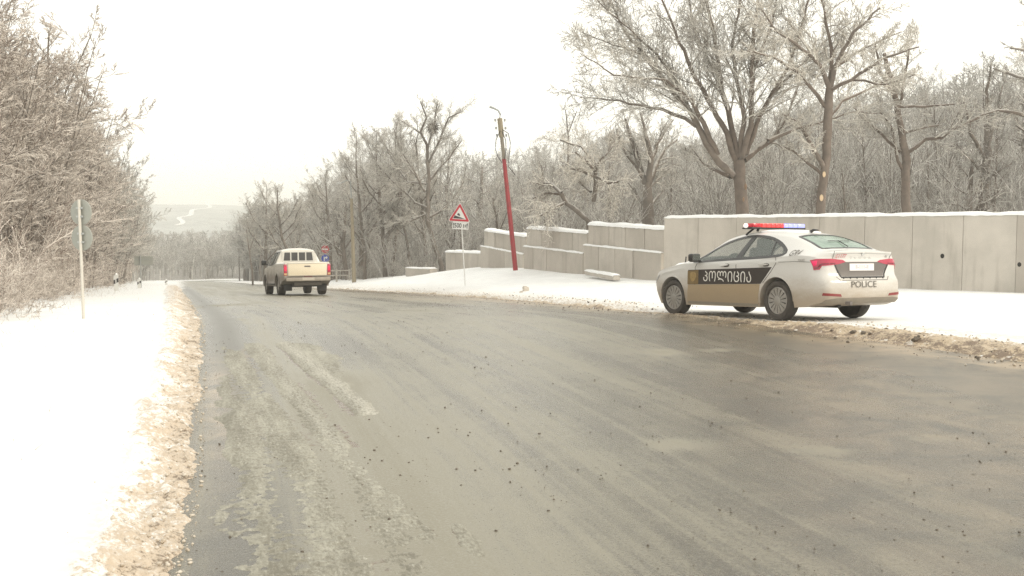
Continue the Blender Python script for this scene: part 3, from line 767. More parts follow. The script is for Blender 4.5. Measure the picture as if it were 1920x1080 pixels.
# --- undergrowth and the far woods, uncountable
def sticks(n, H, seed, r0=.02):
    T = Tree(seed, P_(seg=[4, 3, 2, 2, 2], n=[7, 4, 0, 0, 0], t0=[.2, .1, .1, .1, 0], max=2, rmin=r0 * .5, ang=[40, 40, 40, 40, 40]))
    for i in range(n):
        a = T.r.uniform(0, 2 * PI); rr = T.r.uniform(0, 1.3)
        d = (T.r.gauss(0, .2), T.r.gauss(0, .2), 1.); l = math.sqrt(sum(q * q for q in d)); d = tuple(q / l for q in d)
        T.branch((rr * math.cos(a), rr * math.sin(a), -.1), d, H * T.r.uniform(.5, 1), r0, 0)
    _, m = T.meshes((0, 0, 0), -1)
    V = np.empty(len(m.vertices) * 3, np.float32); m.vertices.foreach_get('co', V); V = V.reshape(-1, 3)
    F = np.array([list(p.vertices) for p in m.polygons]); return V, F
def replicate(name, src, P, S, m, label, cat):
    Vs, Fs, o = [], [], 0
    for (p, s) in zip(P, S):
        V, F = src[TR.randrange(len(src))]; a = TR.uniform(0, 2 * PI); c, q = math.cos(a), math.sin(a)
        W = V * np.array([s[0], s[0], s[1]]); W = np.stack([W[:, 0] * c - W[:, 1] * q, W[:, 0] * q + W[:, 1] * c, W[:, 2]], 1) + p
        Vs.append(W); Fs.append(F + o); o += len(V)
    return tag(link(name, npmesh(name, np.concatenate(Vs), np.concatenate(Fs), True), m), label, cat, kind='stuff')
src = [sticks(5, 3.2, 400 + i, .014) for i in range(4)]
P, S = [], []
while len(P) < 1000:
    Yj = TR.uniform(42, 130); px = TR.uniform(600, 2100); x = (px - 960) / FPX * Yj
    lim = np.interp(px, [600, 860, 880, 1250, 1930, 2150], [70, 68, 62, 44, 37, 34])
    if Yj < lim or float(sd_road(x, Yj)) < 4: continue
    P.append(np.array([x, Yj, gz(x, Yj)])); s = TR.uniform(.6, 1.5); S.append((s, s * TR.uniform(.7, 1.3)))
replicate('undergrowth', src, P, S, m_twigd, 'grey frosted undergrowth filling the wood behind the walls', 'undergrowth')
P, S = [], []
while len(P) < 260:
    Yj = 17 * math.exp(TR.uniform(0, math.log(120 / 17))); off = 4.5 + 12 * TR.random(); x = float(xL(Yj)) - off
    P.append(np.array([x, Yj, gz(x, Yj)])); s = TR.uniform(.5, 1.1); S.append((s, s))
replicate('undergrowth', src, P, S, m_thick, 'pinkish frosted undergrowth inside the left thicket', 'undergrowth')
srcf = []
for i in range(5):
    T = Tree(700 + i, P_(seg=[4, 3, 2, 2, 2], n=[13, 7, 4, 0, 0], t0=[.25, .2, .1, .1, 0], max=3, rmin=.035, ang=[40, 42, 40, 40, 40], lr=[.42, .5, .5, .5, .5], trop=[0, .06, .03, 0, 0]))
    T.branch((0, 0, -.3), (0, 0, 1.), 8.5, .14, 0); _, m = T.meshes((0, 0, 0), -1)
    V = np.empty(len(m.vertices) * 3, np.float32); m.vertices.foreach_get('co', V)
    srcf.append((V.reshape(-1, 3), np.array([list(p.vertices) for p in m.polygons])))
P, S = [], []
while len(P) < 950:
    Yj = 165 * math.exp(TR.random() ** 1.3 * math.log(580 / 165)); px = TR.uniform(120, 700) if TR.random() < .8 else TR.uniform(600, 2500); x = (px - 960) / FPX * Yj
    if float(sd_road(x, Yj)) < 4: continue
    z = gz(x, Yj); tp = 428 + TR.uniform(0, 30) if px < 480 else skyR(px) + 25
    if Yj < 300 and px < 470: tp = 455 + TR.uniform(0, 22)
    s = float(np.clip((zat(px, tp, Yj) - z) / 9.5, .45, 1.5))
    P.append(np.array([x, Yj, z])); S.append((s * TR.uniform(1., 1.5), s))
replicate('far_woods', srcf, P, S, m_twigd, 'hazy grey woods filling the valley beyond the far bend', 'woods')

# --- hero trees, laid out limb by limb
def hero(name, label, Y0, base_px, trunk, limbs, m1, m2, P, seed, dscale=1.2, mult=1., t0=.2, fill=1., rs=1.):
    """trunk/limbs: lists of (px, py, r_px); each limb leaves the trunk or another limb at its first point"""
    T = Tree(seed, P); k = Y0 / FPX
    def conv(L, wander):
        out = []; dy = 0.
        drift = T.r.uniform(-1, 1) * wander
        for i, (px, py, r) in enumerate(L):
            dy = drift * i / max(1, len(L) - 1)
            out.append((px, py, dy, r))
        # resample with wiggle
        res = []
        for (a, b) in zip(out, out[1:]):
            m_ = max(1, int(math.hypot(b[0] - a[0], b[1] - a[1]) / 16))
            for j in range(m_):
                f = j / m_; res.append([a[q] + (b[q] - a[q]) * f for q in range(4)])
        res.append(list(out[-1]))
        for q in res[1:-1]: q[0] += T.r.gauss(0, 1.1); q[1] += T.r.gauss(0, 1.1); q[2] += T.r.gauss(0, .05)
        pts, rad = [], []
        for px, py, d, r in res:
            w = at(px, py, Y0 + d); pts.append(tuple(w)); rad.append(max(.008, r * k * rs))
        return pts, rad
    tp, trd = conv(trunk, 0)
    b0 = at(base_px[0], base_px[1], Y0); org = Vector((b0.x, Y0, gz(b0.x, Y0) - .1))
    tp = [(tp[0][0], tp[0][1], org.z)] + tp; trd = [trd[0] * 1.08] + trd
    T.add(0, tp, trd)
    for li in limbs:
        pts, rad = conv(li, dscale)
        T.add(1, pts, rad)
        L = sum(math.dist(a, b) for a, b in zip(pts, pts[1:]))
        T.sprout(pts, rad, min(L, 5.) , 1, mult=mult * max(.6, L / 3.5), t0=t0, lscale=fill)
    a, b = T.meshes(tuple(org), 2)
    e = empty('bare_tree', org, label, 'tree')
    link('trunk', a, m1, e); link('crown', b, m2, e)
    return e
HP = P_(seg=[8, 6, 5, 3, 3], wob=[.06, .13, .14, .18, .2], n=[13, 15, 9, 6, 0], t0=[.3, .1, .1, .05, 0], ang=[45, 40, 38, 40, 45], lr=[.5, .42, .48, .5, .5], rr=[.5, .42, .6, .7, .7], trop=[0, .03, .02, .01, 0], rmin=.007)
h1 = hero('big', 'largest spreading bare tree behind the tall panel wall, above the police car', 38.5, (1392, 402),
 [(1392, 404, 17), (1390, 370, 16), (1387, 335, 15), (1386, 300, 15)],
 [[(1378, 330, 11), (1350, 305, 9.5), (1325, 270, 8.5), (1310, 235, 7.5), (1290, 205, 6.5), (1255, 165, 5), (1222, 120, 4), (1170, 60, 3), (1140, -10, 2), (1120, -60, 1)],
  [(1305, 236, 6), (1285, 222, 5), (1240, 206, 4), (1180, 193, 3), (1130, 184, 2), (1088, 183, 1)],
  [(1345, 290, 7), (1318, 228, 6), (1292, 185, 4.5), (1250, 150, 3.5), (1200, 146, 2.4), (1150, 140, 2), (1088, 100, 1)],
  [(1290, 208, 4), (1265, 150, 4), (1225, 95, 3), (1180, 55, 2), (1120, 0, 1.2)],
  [(1255, 160, 3), (1200, 100, 2.5), (1150, 85, 1.8), (1090, 60, 1)],
  [(1380, 300, 8), (1362, 250, 7), (1335, 200, 6), (1300, 140, 5), (1282, 95, 4), (1260, 45, 3), (1235, -20, 2), (1225, -80, 1)],
  [(1383, 296, 8), (1368, 225, 7), (1350, 150, 6), (1342, 80, 4.5), (1330, 20, 3.5), (1312, -60, 2)],
  [(1350, 150, 4), (1322, 100, 3.5), (1300, 50, 3), (1290, -20, 2)],
  [(1390, 300, 8), (1408, 235, 7), (1411, 130, 6), (1413, 60, 4.5), (1422, 0, 3.5), (1436, -70, 2)],
  [(1411, 140, 4), (1430, 90, 3.5), (1448, 40, 3), (1462, -30, 2)],
  [(1395, 300, 9), (1420, 278, 9), (1446, 262, 8), (1462, 240, 5), (1482, 200, 3.5), (1500, 150, 2.5), (1540, 100, 1.5)],
  [(1440, 264, 6), (1490, 242, 4), (1545, 228, 3), (1600, 210, 2), (1650, 212, 1)],
  [(1398, 290, 7), (1425, 215, 6), (1448, 175, 5), (1482, 120, 4), (1500, 60, 3), (1522, -20, 2)],
  [(1446, 178, 4), (1492, 130, 3), (1545, 80, 2.2), (1600, 40, 1.2)],
  [(1388, 300, 7), (1396, 220, 6), (1382, 150, 4.5), (1372, 80, 3.5), (1388, 10, 2.5), (1390, -50, 1.5)],
  [(1370, 330, 8), (1340, 318, 6), (1320, 308, 4), (1300, 280, 2)]],
 m_trunkb, m_twig, dict(HP, n=[13, 15, 9, 6, 0], lr=[.5, .46, .5, .52, .5]), 101, 2.6, 1.05, rs=.74)
for (px, py, r) in ((1398, 350, .07), (1394, 374, .055)):
    p = at(px, py, 38.1); b = MB(); b.lathe([(r, 0), (r * .8, .05), (r * .3, .06)], 10, Matrix.Translation(p - h1.location) @ Matrix.Rotation(R_(90), 4, 'X') @ Matrix.Diagonal((.7, 1.7, 1, 1)))
    tag(b.build('bark_scar', mat('bare_wood', (.27, .19, .125), .8, noise=(8, .7, (.25, .16, .1))), h1, smooth=40), 'torn bark patch of bare brown wood')
HP2 = dict(HP); HP2.update(n=[13, 15, 10, 6, 0], wob=[.06, .16, .2, .25, .25])
h2 = hero('second', 'tall bare tree with dense rime-white crown right of the largest tree', 36.5, (1540, 402),
 [(1538, 404, 11), (1542, 360, 10), (1550, 290, 10), (1553, 230, 10), (1556, 165, 9)],
 [[(1556, 168, 6), (1540, 125, 5), (1505, 92, 4), (1460, 60, 2.5), (1430, 20, 1.5)], [(1556, 165, 7), (1572, 110, 5), (1600, 60, 3.5), (1650, 15, 2)],
  [(1556, 170, 5), (1598, 150, 4), (1650, 112, 3), (1722, 88, 1.5)], [(1552, 205, 5), (1502, 140, 4), (1450, 108, 2.5), (1400, 95, 1.2)],
  [(1552, 222, 5), (1580, 190, 4), (1622, 170, 2.5), (1690, 140, 1.2)], [(1556, 165, 6), (1560, 100, 4), (1548, 40, 3), (1540, -20, 1.5)],
  [(1600, 150, 3), (1660, 160, 2), (1715, 140, 1)], [(1548, 320, 6), (1520, 270, 5), (1495, 230, 3), (1470, 215, 1.5)], [(1545, 330, 5), (1500, 290, 3), (1470, 275, 1.5)], [(1560, 130, 4), (1620, 90, 2.5), (1690, 60, 1.2)]],
 m_trunkb, m_twigw, HP2, 102, 2.0, 1.15, rs=.82)
for (px, py, r) in ((1545, 327, .065), (1540, 371, .075)):
    p = at(px, py, 36.26); b = MB(); b.lathe([(r, 0), (r, .03), (0, .035)], 12, Matrix.Translation(p - h2.location) @ Matrix.Rotation(R_(90), 4, 'X') @ Matrix.Diagonal((.8, 1.5, 1, 1)))
    tag(b.build('cut_scar', mat('fresh_cut_wood', (.62, .47, .30), .7), h2, smooth=40), 'pale oval scar where a limb was sawn off')
hero('third', 'brown-trunked bare tree with long snowy side limbs above the right end of the tall wall', 40, (1700, 400),
 [(1701, 402, 9), (1698, 340, 8), (1700, 300, 8), (1688, 235, 6), (1674, 160, 5), (1658, 100, 3.5)],
 [[(1699, 288, 4), (1735, 262, 3.5), (1765, 255, 3), (1800, 237, 3), (1850, 210, 2.5), (1878, 203, 1.5)], [(1690, 285, 4), (1655, 252, 3), (1620, 222, 2), (1600, 200, 1)],
  [(1692, 250, 3), (1720, 240, 2.5), (1760, 235, 1.5)], [(1680, 190, 3), (1650, 130, 2.5), (1640, 80, 1.5)], [(1684, 215, 3), (1695, 150, 2.5), (1705, 90, 1.5)], [(1680, 200, 3), (1730, 200, 2.5), (1790, 195, 1.5)], [(1694, 320, 4), (1685, 300, 3), (1672, 240, 2), (1650, 210, 1)]],
 m_trunkb, m_twig, HP, 103, 1.5, .8)
hero('fourth', 'hazy vase-shaped bare tree with dark limbs behind the third stepped block wall', 52, (1215, 418),
 [(1215, 420, 11), (1214, 370, 9), (1212, 342, 8)],
 [[(1212, 350, 6), (1196, 305, 5), (1185, 262, 4), (1172, 222, 2)], [(1214, 345, 6), (1222, 300, 5), (1214, 270, 4), (1208, 235, 2.5), (1200, 210, 1)], [(1220, 300, 4), (1240, 255, 3), (1262, 225, 1.5)],
  [(1216, 345, 6), (1232, 305, 5), (1246, 280, 3), (1270, 262, 1.5)], [(1216, 352, 4), (1240, 330, 3), (1258, 312, 1.5)], [(1208, 385, 4), (1190, 355, 3), (1172, 335, 1.5)], [(1205, 330, 4), (1175, 290, 3), (1158, 250, 1.5)], [(1220, 385, 3), (1245, 355, 2), (1270, 330, 1)]],
 m_trunk, m_twig, HP, 104, 2., 1.1)
hero('gnarled', 'gnarled leaning snowy tree with drooping bare limbs behind the block walls', 47, (1103, 414),
 [(1104, 416, 5), (1090, 400, 5), (1062, 381, 4.5), (1052, 362, 4)],
 [[(1052, 362, 4), (1035, 346, 3.5), (1006, 343, 2)], [(1060, 380, 3.5), (1035, 388, 3), (1012, 405, 2)], [(1052, 364, 3), (1025, 362, 2.5), (1000, 372, 1.5)], [(1113, 378, 4), (1115, 345, 4), (1120, 312, 3), (1132, 293, 2)],
  [(1115, 332, 3.5), (1090, 320, 3), (1062, 315, 2)], [(1118, 325, 3), (1100, 305, 2.5), (1078, 285, 1.5)], [(1118, 330, 3), (1142, 345, 2.5), (1160, 340, 2)], [(1142, 343, 2.5), (1150, 380, 1.5)], [(1108, 360, 3), (1085, 340, 2.5)], [(1120, 310, 3), (1090, 275, 2), (1050, 262, 1.5)], [(1128, 300, 2), (1150, 270, 1.5), (1165, 262, 1)]],
 m_trunk, m_twigw, dict(HP, trop=[0, -.03, -.03, -.02, 0], wob=[.1, .25, .28, .3, .3], n=[13, 15, 9, 5, 0], lr=[.5, .6, .5, .5, .5]), 105, 2.5, 1.5, fill=1.3)
h6 = hero('nest', 'tall bare tree carrying a round nest high in its crown', 69, (826, 497),
 [(828, 499, 7), (815, 460, 6.5), (803, 422, 6), (802, 370, 5), (803, 320, 4.5), (800, 270, 4), (788, 248, 3)],
 [[(788, 248, 3), (798, 220, 2.5), (788, 190, 1.2)], [(804, 305, 3.5), (826, 262, 3), (842, 222, 2), (868, 208, 1)], [(797, 360, 3.5), (774, 313, 3), (750, 284, 2.5), (738, 240, 1.2)], [(803, 390, 3.5), (780, 380, 3), (750, 355, 2.5), (712, 316, 2), (688, 262, 1)],
  [(802, 280, 3), (815, 235, 2.5), (820, 195, 1.2)], [(800, 345, 3), (765, 340, 2.5), (735, 300, 2), (715, 262, 1)], [(804, 340, 3), (840, 300, 2.5), (865, 265, 1.2)], [(800, 410, 3.5), (840, 385, 2.5), (870, 340, 1.3)], [(790, 250, 3), (765, 235, 2), (745, 222, 1)], [(803, 400, 3), (770, 415, 2.5), (730, 420, 1.5)]],
 m_trunk, m_twig, dict(HP, n=[13, 15, 9, 6, 0]), 106, 2.5, 1.2, rs=.66)
nb = MB(); p = at(812, 240, 69)
for i in range(150):
    a, b_ = TR.uniform(0, 2 * PI), TR.uniform(-1, 1); q = Vector((math.cos(a) * .3 * math.sqrt(1 - b_ * b_), math.sin(a) * .3 * math.sqrt(1 - b_ * b_), b_ * .36)); t_ = Vector((TR.gauss(0, 1), TR.gauss(0, 1), TR.gauss(0, .6))).normalized() * .22
    nb.tube([p + q - t_, p + q * .9 + t_], .012, 3, False)
bmesh.ops.create_icosphere(nb.bm, subdivisions=2, radius=.27, matrix=Matrix.Translation(p))
tag(nb.build('nest', mat('nest_twigs', (.11, .09, .075), .9)), 'round dark twig nest high in the tall tree left of the red pole', 'nest')
# group of stout trunks between the pickup and the walls
for k, (px, py, Y0, tx, ty, r, lab) in enumerate(((684, 515, 75, 668, 250, 5, 'stout leaning bare tree just right of the yellowish lamp pole'), (722, 517, 75, 706, 250, 6.5, 'thick dark-trunked bare tree, second right of the yellowish lamp pole'),
        (735, 509, 77, 752, 235, 5, 'bare tree leaning right, behind the thick dark trunk'), (767, 498, 74, 742, 225, 4, 'thin bare tree with forked foot left of the snowy slab'), (800, 500, 73, 782, 230, 5, 'bare tree with white-patched trunk left of the nest tree'), (545, 520, 98, 520, 352, 5, 'bare tree behind the pickup cab'), (497, 520, 102, 500, 345, 5, 'rounded bare tree left of the pickup'), (620, 512, 88, 612, 318, 4.5, 'bare tree behind the pickup tailgate'))):
    P2 = dict(HP)
    T1 = [(px, py, r), (px + (tx - px) * .2 + 2, py - 40, r * .9), (px + (tx - px) * .6, py - (py - ty) * .45, r * .7), (tx, ty + (py - ty) * .22, r * .4)]
    rr = random.Random(900 + k); L = []
    for j in range(9):
        t_ = rr.uniform(.22, .95); sx = rr.choice([-1, 1]); x0 = np.interp(t_, [0, .2, .55, .78, 1], [T1[0][0], T1[1][0], T1[2][0], T1[3][0], T1[3][0]]); y0 = py - (py - ty) * .78 * t_
        ln = rr.uniform(30, 62) * (1.2 - .5 * t_)
        L.append([(x0, y0, r * .55 * (1 - .5 * t_)), (x0 + sx * ln * .45, y0 - ln * .5, r * .4 * (1 - .5 * t_)), (x0 + sx * ln * .75, y0 - ln * 1.1, r * .2)])
    L.append([(T1[3][0], T1[3][1], r * .4), (tx, ty, r * .15)])
    hero('grp', lab, Y0, (px, py), T1, L, m_trunk, m_twig, P2, 300 + k, 2., 1.15, rs=.72, fill=1.25)
# dark forked leafless top and leaning thin trunk, seen alone
hero('leaner', 'thin dark leaning trunk standing alone on the far right bank', 96, (474, 524), [(474, 526, 1.8), (470, 490, 1.6), (465, 455, 1.2)], [[(465, 455, 1.2), (462, 430, .8)], [(468, 470, .9), (478, 440, .6)]], m_trunk, m_twigd, HP, 140, .3, .3)
hero('forktop', 'bare dark forked treetop rising above the wood right of the red pole', 90, (1070, 400), [(1066, 400, 2.6), (1064, 300, 2.2), (1066, 255, 1.8)], [[(1066, 258, 1.5), (1062, 225, 1.2), (1060, 205, .7)], [(1066, 248, 1.3), (1075, 222, 1.), (1082, 208, .6)]], m_trunk, m_twigd, HP, 141, .5, .35)
# limbs reaching in from the right edge
hero('edge', 'bare tree at the right edge of the view with snowy limbs reaching left', 37, (1985, 400), [(1985, 405, 12), (1978, 330, 11), (1965, 250, 9), (1962, 150, 7), (1968, 60, 4)],
 [[(1966, 250, 5), (1940, 222, 4), (1905, 212, 3.5), (1868, 208, 2.5), (1838, 216, 1.5)], [(1962, 170, 5), (1925, 150, 4), (1890, 138, 3), (1862, 128, 1.5)], [(1963, 120, 4), (1925, 95, 3), (1895, 90, 1.5)], [(1965, 90, 4), (1940, 30, 3), (1925, -10, 1.5)], [(1967, 250, 5), (1935, 255, 3), (1905, 235, 1.5)], [(1968, 60, 4), (2000, 0, 3), (2020, -60, 1.5)], [(1966, 200, 5), (2020, 120, 3), (2060, 60, 1.5)]],
 m_trunk, m_twig, HP, 107, 2., .8)
hero('right2', 'thick hazy grey trunk with upright limbs above the far right of the tall wall', 45, (1838, 400), [(1840, 402, 9), (1845, 350, 9), (1850, 290, 7), (1852, 230, 5)],
 [[(1842, 350, 4), (1872, 320, 3), (1905, 300, 1.5)], [(1850, 280, 4), (1868, 220, 3), (1880, 160, 1.5)], [(1848, 300, 4), (1820, 250, 3), (1808, 190, 1.5)], [(1852, 240, 4), (1850, 170, 3), (1858, 120, 1.5)], [(1846, 330, 3), (1822, 300, 2), (1800, 285, 1)]],
 m_trunk, m_twigd, HP, 108, 2., .9)
# ------------------------------------------------------------------ walls
m_conc, t = newmat('concrete')
g = t.node('ShaderNodeNewGeometry').outputs['Position']
n1 = t.noise(g, .9, 5, .6); n2 = t.noise(t.mapping(g, (3.5, 3.5, .45)), 1., 5, .6); n3 = t.noise(g, 40, 4, .7)
c = t.mix(t.rng(n1, .3, .7), (.45, .415, .365), (.56, .515, .455))
c = t.mix(t.math('MULTIPLY', t.rng(n2, .50, .72), .34), c, (.24, .21, .175))
oi = t.node('ShaderNodeObjectInfo').outputs['Random']
c = t.mix(t.math('MULTIPLY', oi, .55), c, (.36, .32, .275))
t.l.new(c, t.b.inputs['Base Color']); t.b.inputs['Roughness'].default_value = .85; t.b.inputs['Specular IOR Level'].default_value = .25
t.bump(t.math('ADD', n3, n1), .25, .01)
m_dark = mat('hole_shade', (.02, .018, .015), .9)
m_cap = mat('cap_snow', (.87, .87, .86), .8, bump=(14, .5))

class Line:
    """vertical plane through two plan points; s in metres from A"""
    def __init__(s, A, B):
        s.A = Vector(A); s.d = (Vector(B) - Vector(A)); s.L = s.d.length; s.d.normalize()
        s.n = Vector((s.d.y, -s.d.x))
        if s.n.y > 0: s.n = -s.n
    def s_at(s, px):
        k = (px - 960) / FPX
        return (s.A.y * k - s.A.x) / (s.d.x - s.d.y * k)
    def mat4(s, z=0):
        return Matrix(((s.d.x, -s.n.x, 0, s.A.x), (s.d.y, -s.n.y, 0, s.A.y), (0, 0, 1, z), (0, 0, 0, 1)))   # x along, y into the wall, z up
def wedge(ln, s0, s1, y0, y1, zb0, zb1, zt0, zt1, org, bev=.012):
    b = MB(); M = ln.mat4(); co = [(s0, y0, zb0), (s1, y0, zb1), (s1, y1, zb1), (s0, y1, zb0), (s0, y0, zt0), (s1, y0, zt1), (s1, y1, zt1), (s0, y1, zt0)]
    v = [b.bm.verts.new(M @ Vector(c) - org) for c in co]
    for f in ((3, 2, 1, 0), (4, 5, 6, 7), (0, 1, 5, 4), (1, 2, 6, 5), (2, 3, 7, 6), (3, 0, 4, 7)): b.bm.faces.new([v[i] for i in f])
    bmesh.ops.bevel(b.bm, geom=list(b.bm.edges), offset=bev, segments=1, affect='EDGES')
    return b
def snowcap(ln, s0, s1, y0, y1, z0, z1, th, org, seed, over=.03):
    n = max(4, int((s1 - s0) / .06)); M = ln.mat4(); k = 11
    S = np.linspace(s0 - .01, s1 + .01, n); V = []
    for i, s in enumerate(S):
        f = (s - s0) / (s1 - s0); z = z0 + (z1 - z0) * f
        h = th * (1 + .55 * float(fbm(s * 1.7, seed, seed, 3))); e = min(1, (min(i, n - 1 - i) + .35) / 2.5)
        ov = over * (1 + 1.5 * float(fbm(s * 4, seed + 5., seed, 3)))
        for j in range(k):
            a = PI * j / (k - 1); c_ = math.cos(a); y = (y0 + y1) / 2 - c_ * ((y1 - y0) / 2 + ov)
            zz = z + h * e * (math.sin(a) ** .45) - (.02 + .03 * max(0, float(vnoise(s * 6, seed + 9)))) * (j in (0, k - 1))
            V.append(M @ Vector((s, y, zz)) - org)
    me = npmesh('snow_cap', np.array([v[:] for v in V]), gridfaces(k, n), True)
    return me
# tall panel wall
ln = Line((5.13, 36), (13.82, 28.8))
org = Vector((*ln.A, -.3))
wall = empty('panel_wall', org, 'tall smooth concrete panel wall with thin snow cap behind the police car', 'wall')
seams = [0.0] + [11.09 - 1.4 * i for i in range(7, -1, -1) if 11.09 - 1.4 * i > .5] + [12.5, 13.9, 15.3, 16.7, 18.1, 19.5]
for i, (a, b_) in enumerate(zip(seams, seams[1:])):
    jit = TR.uniform(-.006, .006); zt = lambda s: 1.665 + .0075 * s
    wedge(ln, a + .004, b_ - .004, jit, .22, -.75, -.75, zt(a) + jit, zt(b_) + jit, org, .006).build('panel', m_conc, wall)
ln0 = ln
link('snow_cap', snowcap(ln, 0, 19.5, 0, .22, 1.665, 1.665 + .0075 * 19.5, .075, org, 3, .02), m_cap, wall)
for px, py in ((1767, 480), (1912, 496), (1640, 474)):
    s = ln.s_at(px); k = ln.A.y + ln.d.y * s; q = at(px, py, k)
    b = MB(); b.lathe([(.001, -.010), (.045, -.010), (.055, -.008), (.05, .0), (.0, .0)], 12, ln.mat4() @ Matrix.Translation((s, -.006, q.z)) @ Matrix.Rotation(R_(90), 4, 'X') @ Matrix.Diagonal((1, 1.25, 1, 1)))
    for v in b.bm.verts: v.co -= org
    b.build('lifting_hole_disc', m_dark, wall)  # proud dark disc stands in for the shade inside a lifting hole
# stepped block walls
def blockwall(label, L, R, hs, cols, over, seed):
    (pL, yL, dL), (pR, yR, dR) = L, R
    A = at(pL, yL, dL); B = at(pR, yR, dR); ln = Line((A.x, A.y), (B.x, B.y)); zt = lambda s: A.z + (B.z - A.z) * s / ln.L
    org = Vector((A.x, A.y, gz(A.x, A.y))); w = empty('block_wall', org, label, 'wall', 'stepped concrete block walls')
    off = 0; y = 0
    for r, h in enumerate(hs):
        ss = [ln.s_at(p) for p in cols[r]]
        for a, b_ in zip(ss, ss[1:]):
            j = TR.uniform(-.012, .012)
            wedge(ln, a + .020, b_ - .020, y + j, .62, zt(a) - off - h, zt(b_) - off - h, zt(a) - off, zt(b_) - off, org, .014).build('block', m_conc, w)
        wedge(ln, ss[0] + .05, ss[-1] - .05, y + .07, .58, zt(ss[0]) - off - h, zt(ss[-1]) - off - h, zt(ss[0]) - off - .02, zt(ss[-1]) - off - .02, org, .005).build('joint_shade_backing', mat('joint_shade_dark', (.10, .09, .075), .95), w)  # dark backing added behind the blocks gives the open joints their shade
        if r == 0: link('snow_cap', snowcap(ln, ss[0], ss[-1], 0, .62, zt(ss[0]), zt(ss[-1]), .12, org, seed, .03), m_cap, w)
        else: link('snow_cap', snowcap(ln, ss[0], ss[-1], y - .005, y + over, zt(ss[0]) - off, zt(ss[-1]) - off, .05, org, seed + 3, .01), m_cap, w)
        off += h + .003; y -= over
    return w
blockwall('highest and rightmost of the stepped concrete block walls, beside the tall panel wall', (1102, 421, 42), (1245, 430, 36.6), [.80, 1.1], [[1102, 1141, 1172, 1208, 1245], [1098, 1126, 1157, 1191, 1244]], .10, 11)
blockwall('middle stepped concrete block wall, right of the leaning red pole', (987, 428, 48), (1101, 437.5, 42.6), [.80, 1.1], [[987, 1015, 1048, 1073, 1101], [985, 1003, 1028, 1059, 1097]], .10, 12)
blockwall('stepped concrete block wall directly behind the leaning red pole', (908, 432.5, 55), (986, 444, 49), [.80, 1.3], [[908, 928, 949, 986], [904, 920, 950, 984]], .10, 13)
blockwall('lowest and farthest concrete block wall, a single course right of the slope sign', (835, 472.5, 63), (904, 475, 57), [1.3], [[835, 879, 904]], .10, 14)
# low slabs in the snow
for (pL, yL, dL), (pR, yR, dR), th, lab in (((760, 502, 62), (806, 504, 60), .5, 'low snow-topped concrete slab left of the slope sign'), ((1096, 507, 40.5), (1150, 517, 37.2), .16, 'narrow concrete slab lying in snow at the foot of the block wall')):
    A = at(pL, yL, dL); B = at(pR, yR, dR); ln = Line((A.x, A.y), (B.x, B.y)); org = Vector((A.x, A.y, A.z - th))
    e = empty('concrete_slab', org, lab, 'slab')
    wedge(ln, 0, ln.L, 0, min(.5, th * 1.6), A.z - th, B.z - th, A.z, B.z, org, .02).build('slab', m_conc, e)
    link('snow_cap', snowcap(ln, 0, ln.L, 0, min(.5, th * 1.6), A.z, B.z, .06, org, 31, .01), m_cap, e)

# ------------------------------------------------------------------ poles and signs
m_red = mat('red_paint', (.40, .022, .035), .5, noise=(5, .95, (.20, .045, .045)))
m_pc = mat('pole_concrete', (.30, .27, .22), .8, noise=(5, .6, (.20, .17, .13)))
m_ochre = mat('ochre_concrete', (.33, .28, .19), .8, noise=(4, .7, (.25, .21, .155)))
m_grey = mat('galvanised', (.36, .37, .36), .55, metal=.3)
m_signback = mat('sign_back_grey', (.31, .315, .28), .65, noise=(3, .35, (.37, .37, .33)))
m_white = mat('white_enamel', (.74, .73, .70), .5)
m_black = mat('black_rubber', (.022, .02, .02), .6)
m_blackp = mat('black_paint', (.03, .027, .026), .4)
m_signred = mat('sign_red', (.50, .015, .035), .45)
m_signblue = mat('sign_blue', (.02, .06, .42), .45)

# leaning red pole with lamp arm and cable loops
b0 = hit(965, 491); Yp = 45.5; b0 = at(965, 491, Yp); tp_ = at(937, 222, Yp)
z_g = gz(b0.x, b0.y); red = empty('street_lamp', (b0.x, b0.y, z_g), 'leaning red-painted pole with a broken lamp arm, standing on the snow mound', 'lamp post')
O = Vector((b0.x, b0.y, z_g)); ax = (tp_ - b0)
b = MB(); b.tube([b0 - O - ax * .06, b0 - O + ax * .72], [.105, .085], 8); b.build('pole', m_red, red, smooth=30)
# strip of bare concrete on the right flank of the pole
b = MB(); b.tube([b0 - O + ax * .722, b0 - O + ax * .92], [.080, .072], 8); tag(b.build('pole', m_pc, red, smooth=30), 'unpainted upper part of the pole')
b = MB(); b.tube([b0 - O + ax * .87, b0 - O + ax * 1.0], [.115, .11], 10); b.build('clamp', m_ochre, red, smooth=30)
b = MB()
for s_, z_ in ((.88, .0), (.93, .0), (.985, .0)):
    for sx in (-1, 1): b.lathe([(.02, 0), (.05, .03), (.03, .07), (.05, .1), (.0, .12)], 8, Matrix.Translation(b0 - O + ax * s_ + Vector((sx * .2, 0, -.04))))
b.build('insulator', m_grey, red, smooth=40)
b = MB(); pts = [at(937, 222, Yp), at(938, 214, Yp), at(934, 207, Yp), at(926, 203, Yp), at(918, 200, Yp)]
b.tube([p - O for p in pts], [.035, .035, .033, .04, .05], 8); b.build('lamp_arm', m_grey, red, smooth=40)
b = MB()
for L in ([(938, 245), (930, 262), (929, 280), (933, 292), (941, 305)], [(942, 243), (953, 250), (957, 268), (955, 290), (953, 312), (966, 328)], [(941, 246), (948, 262), (949, 280), (946, 300)]):
    P = [at(x, y, Yp - .1) - O for x, y in L]; Q = []
    for i in range(len(P) - 1):
        for f in (0, .33, .66): Q.append(P[i].lerp(P[i + 1], f))
    Q.append(P[-1]); b.tube(Q, .016, 5)
b.build('cable', m_black, red)
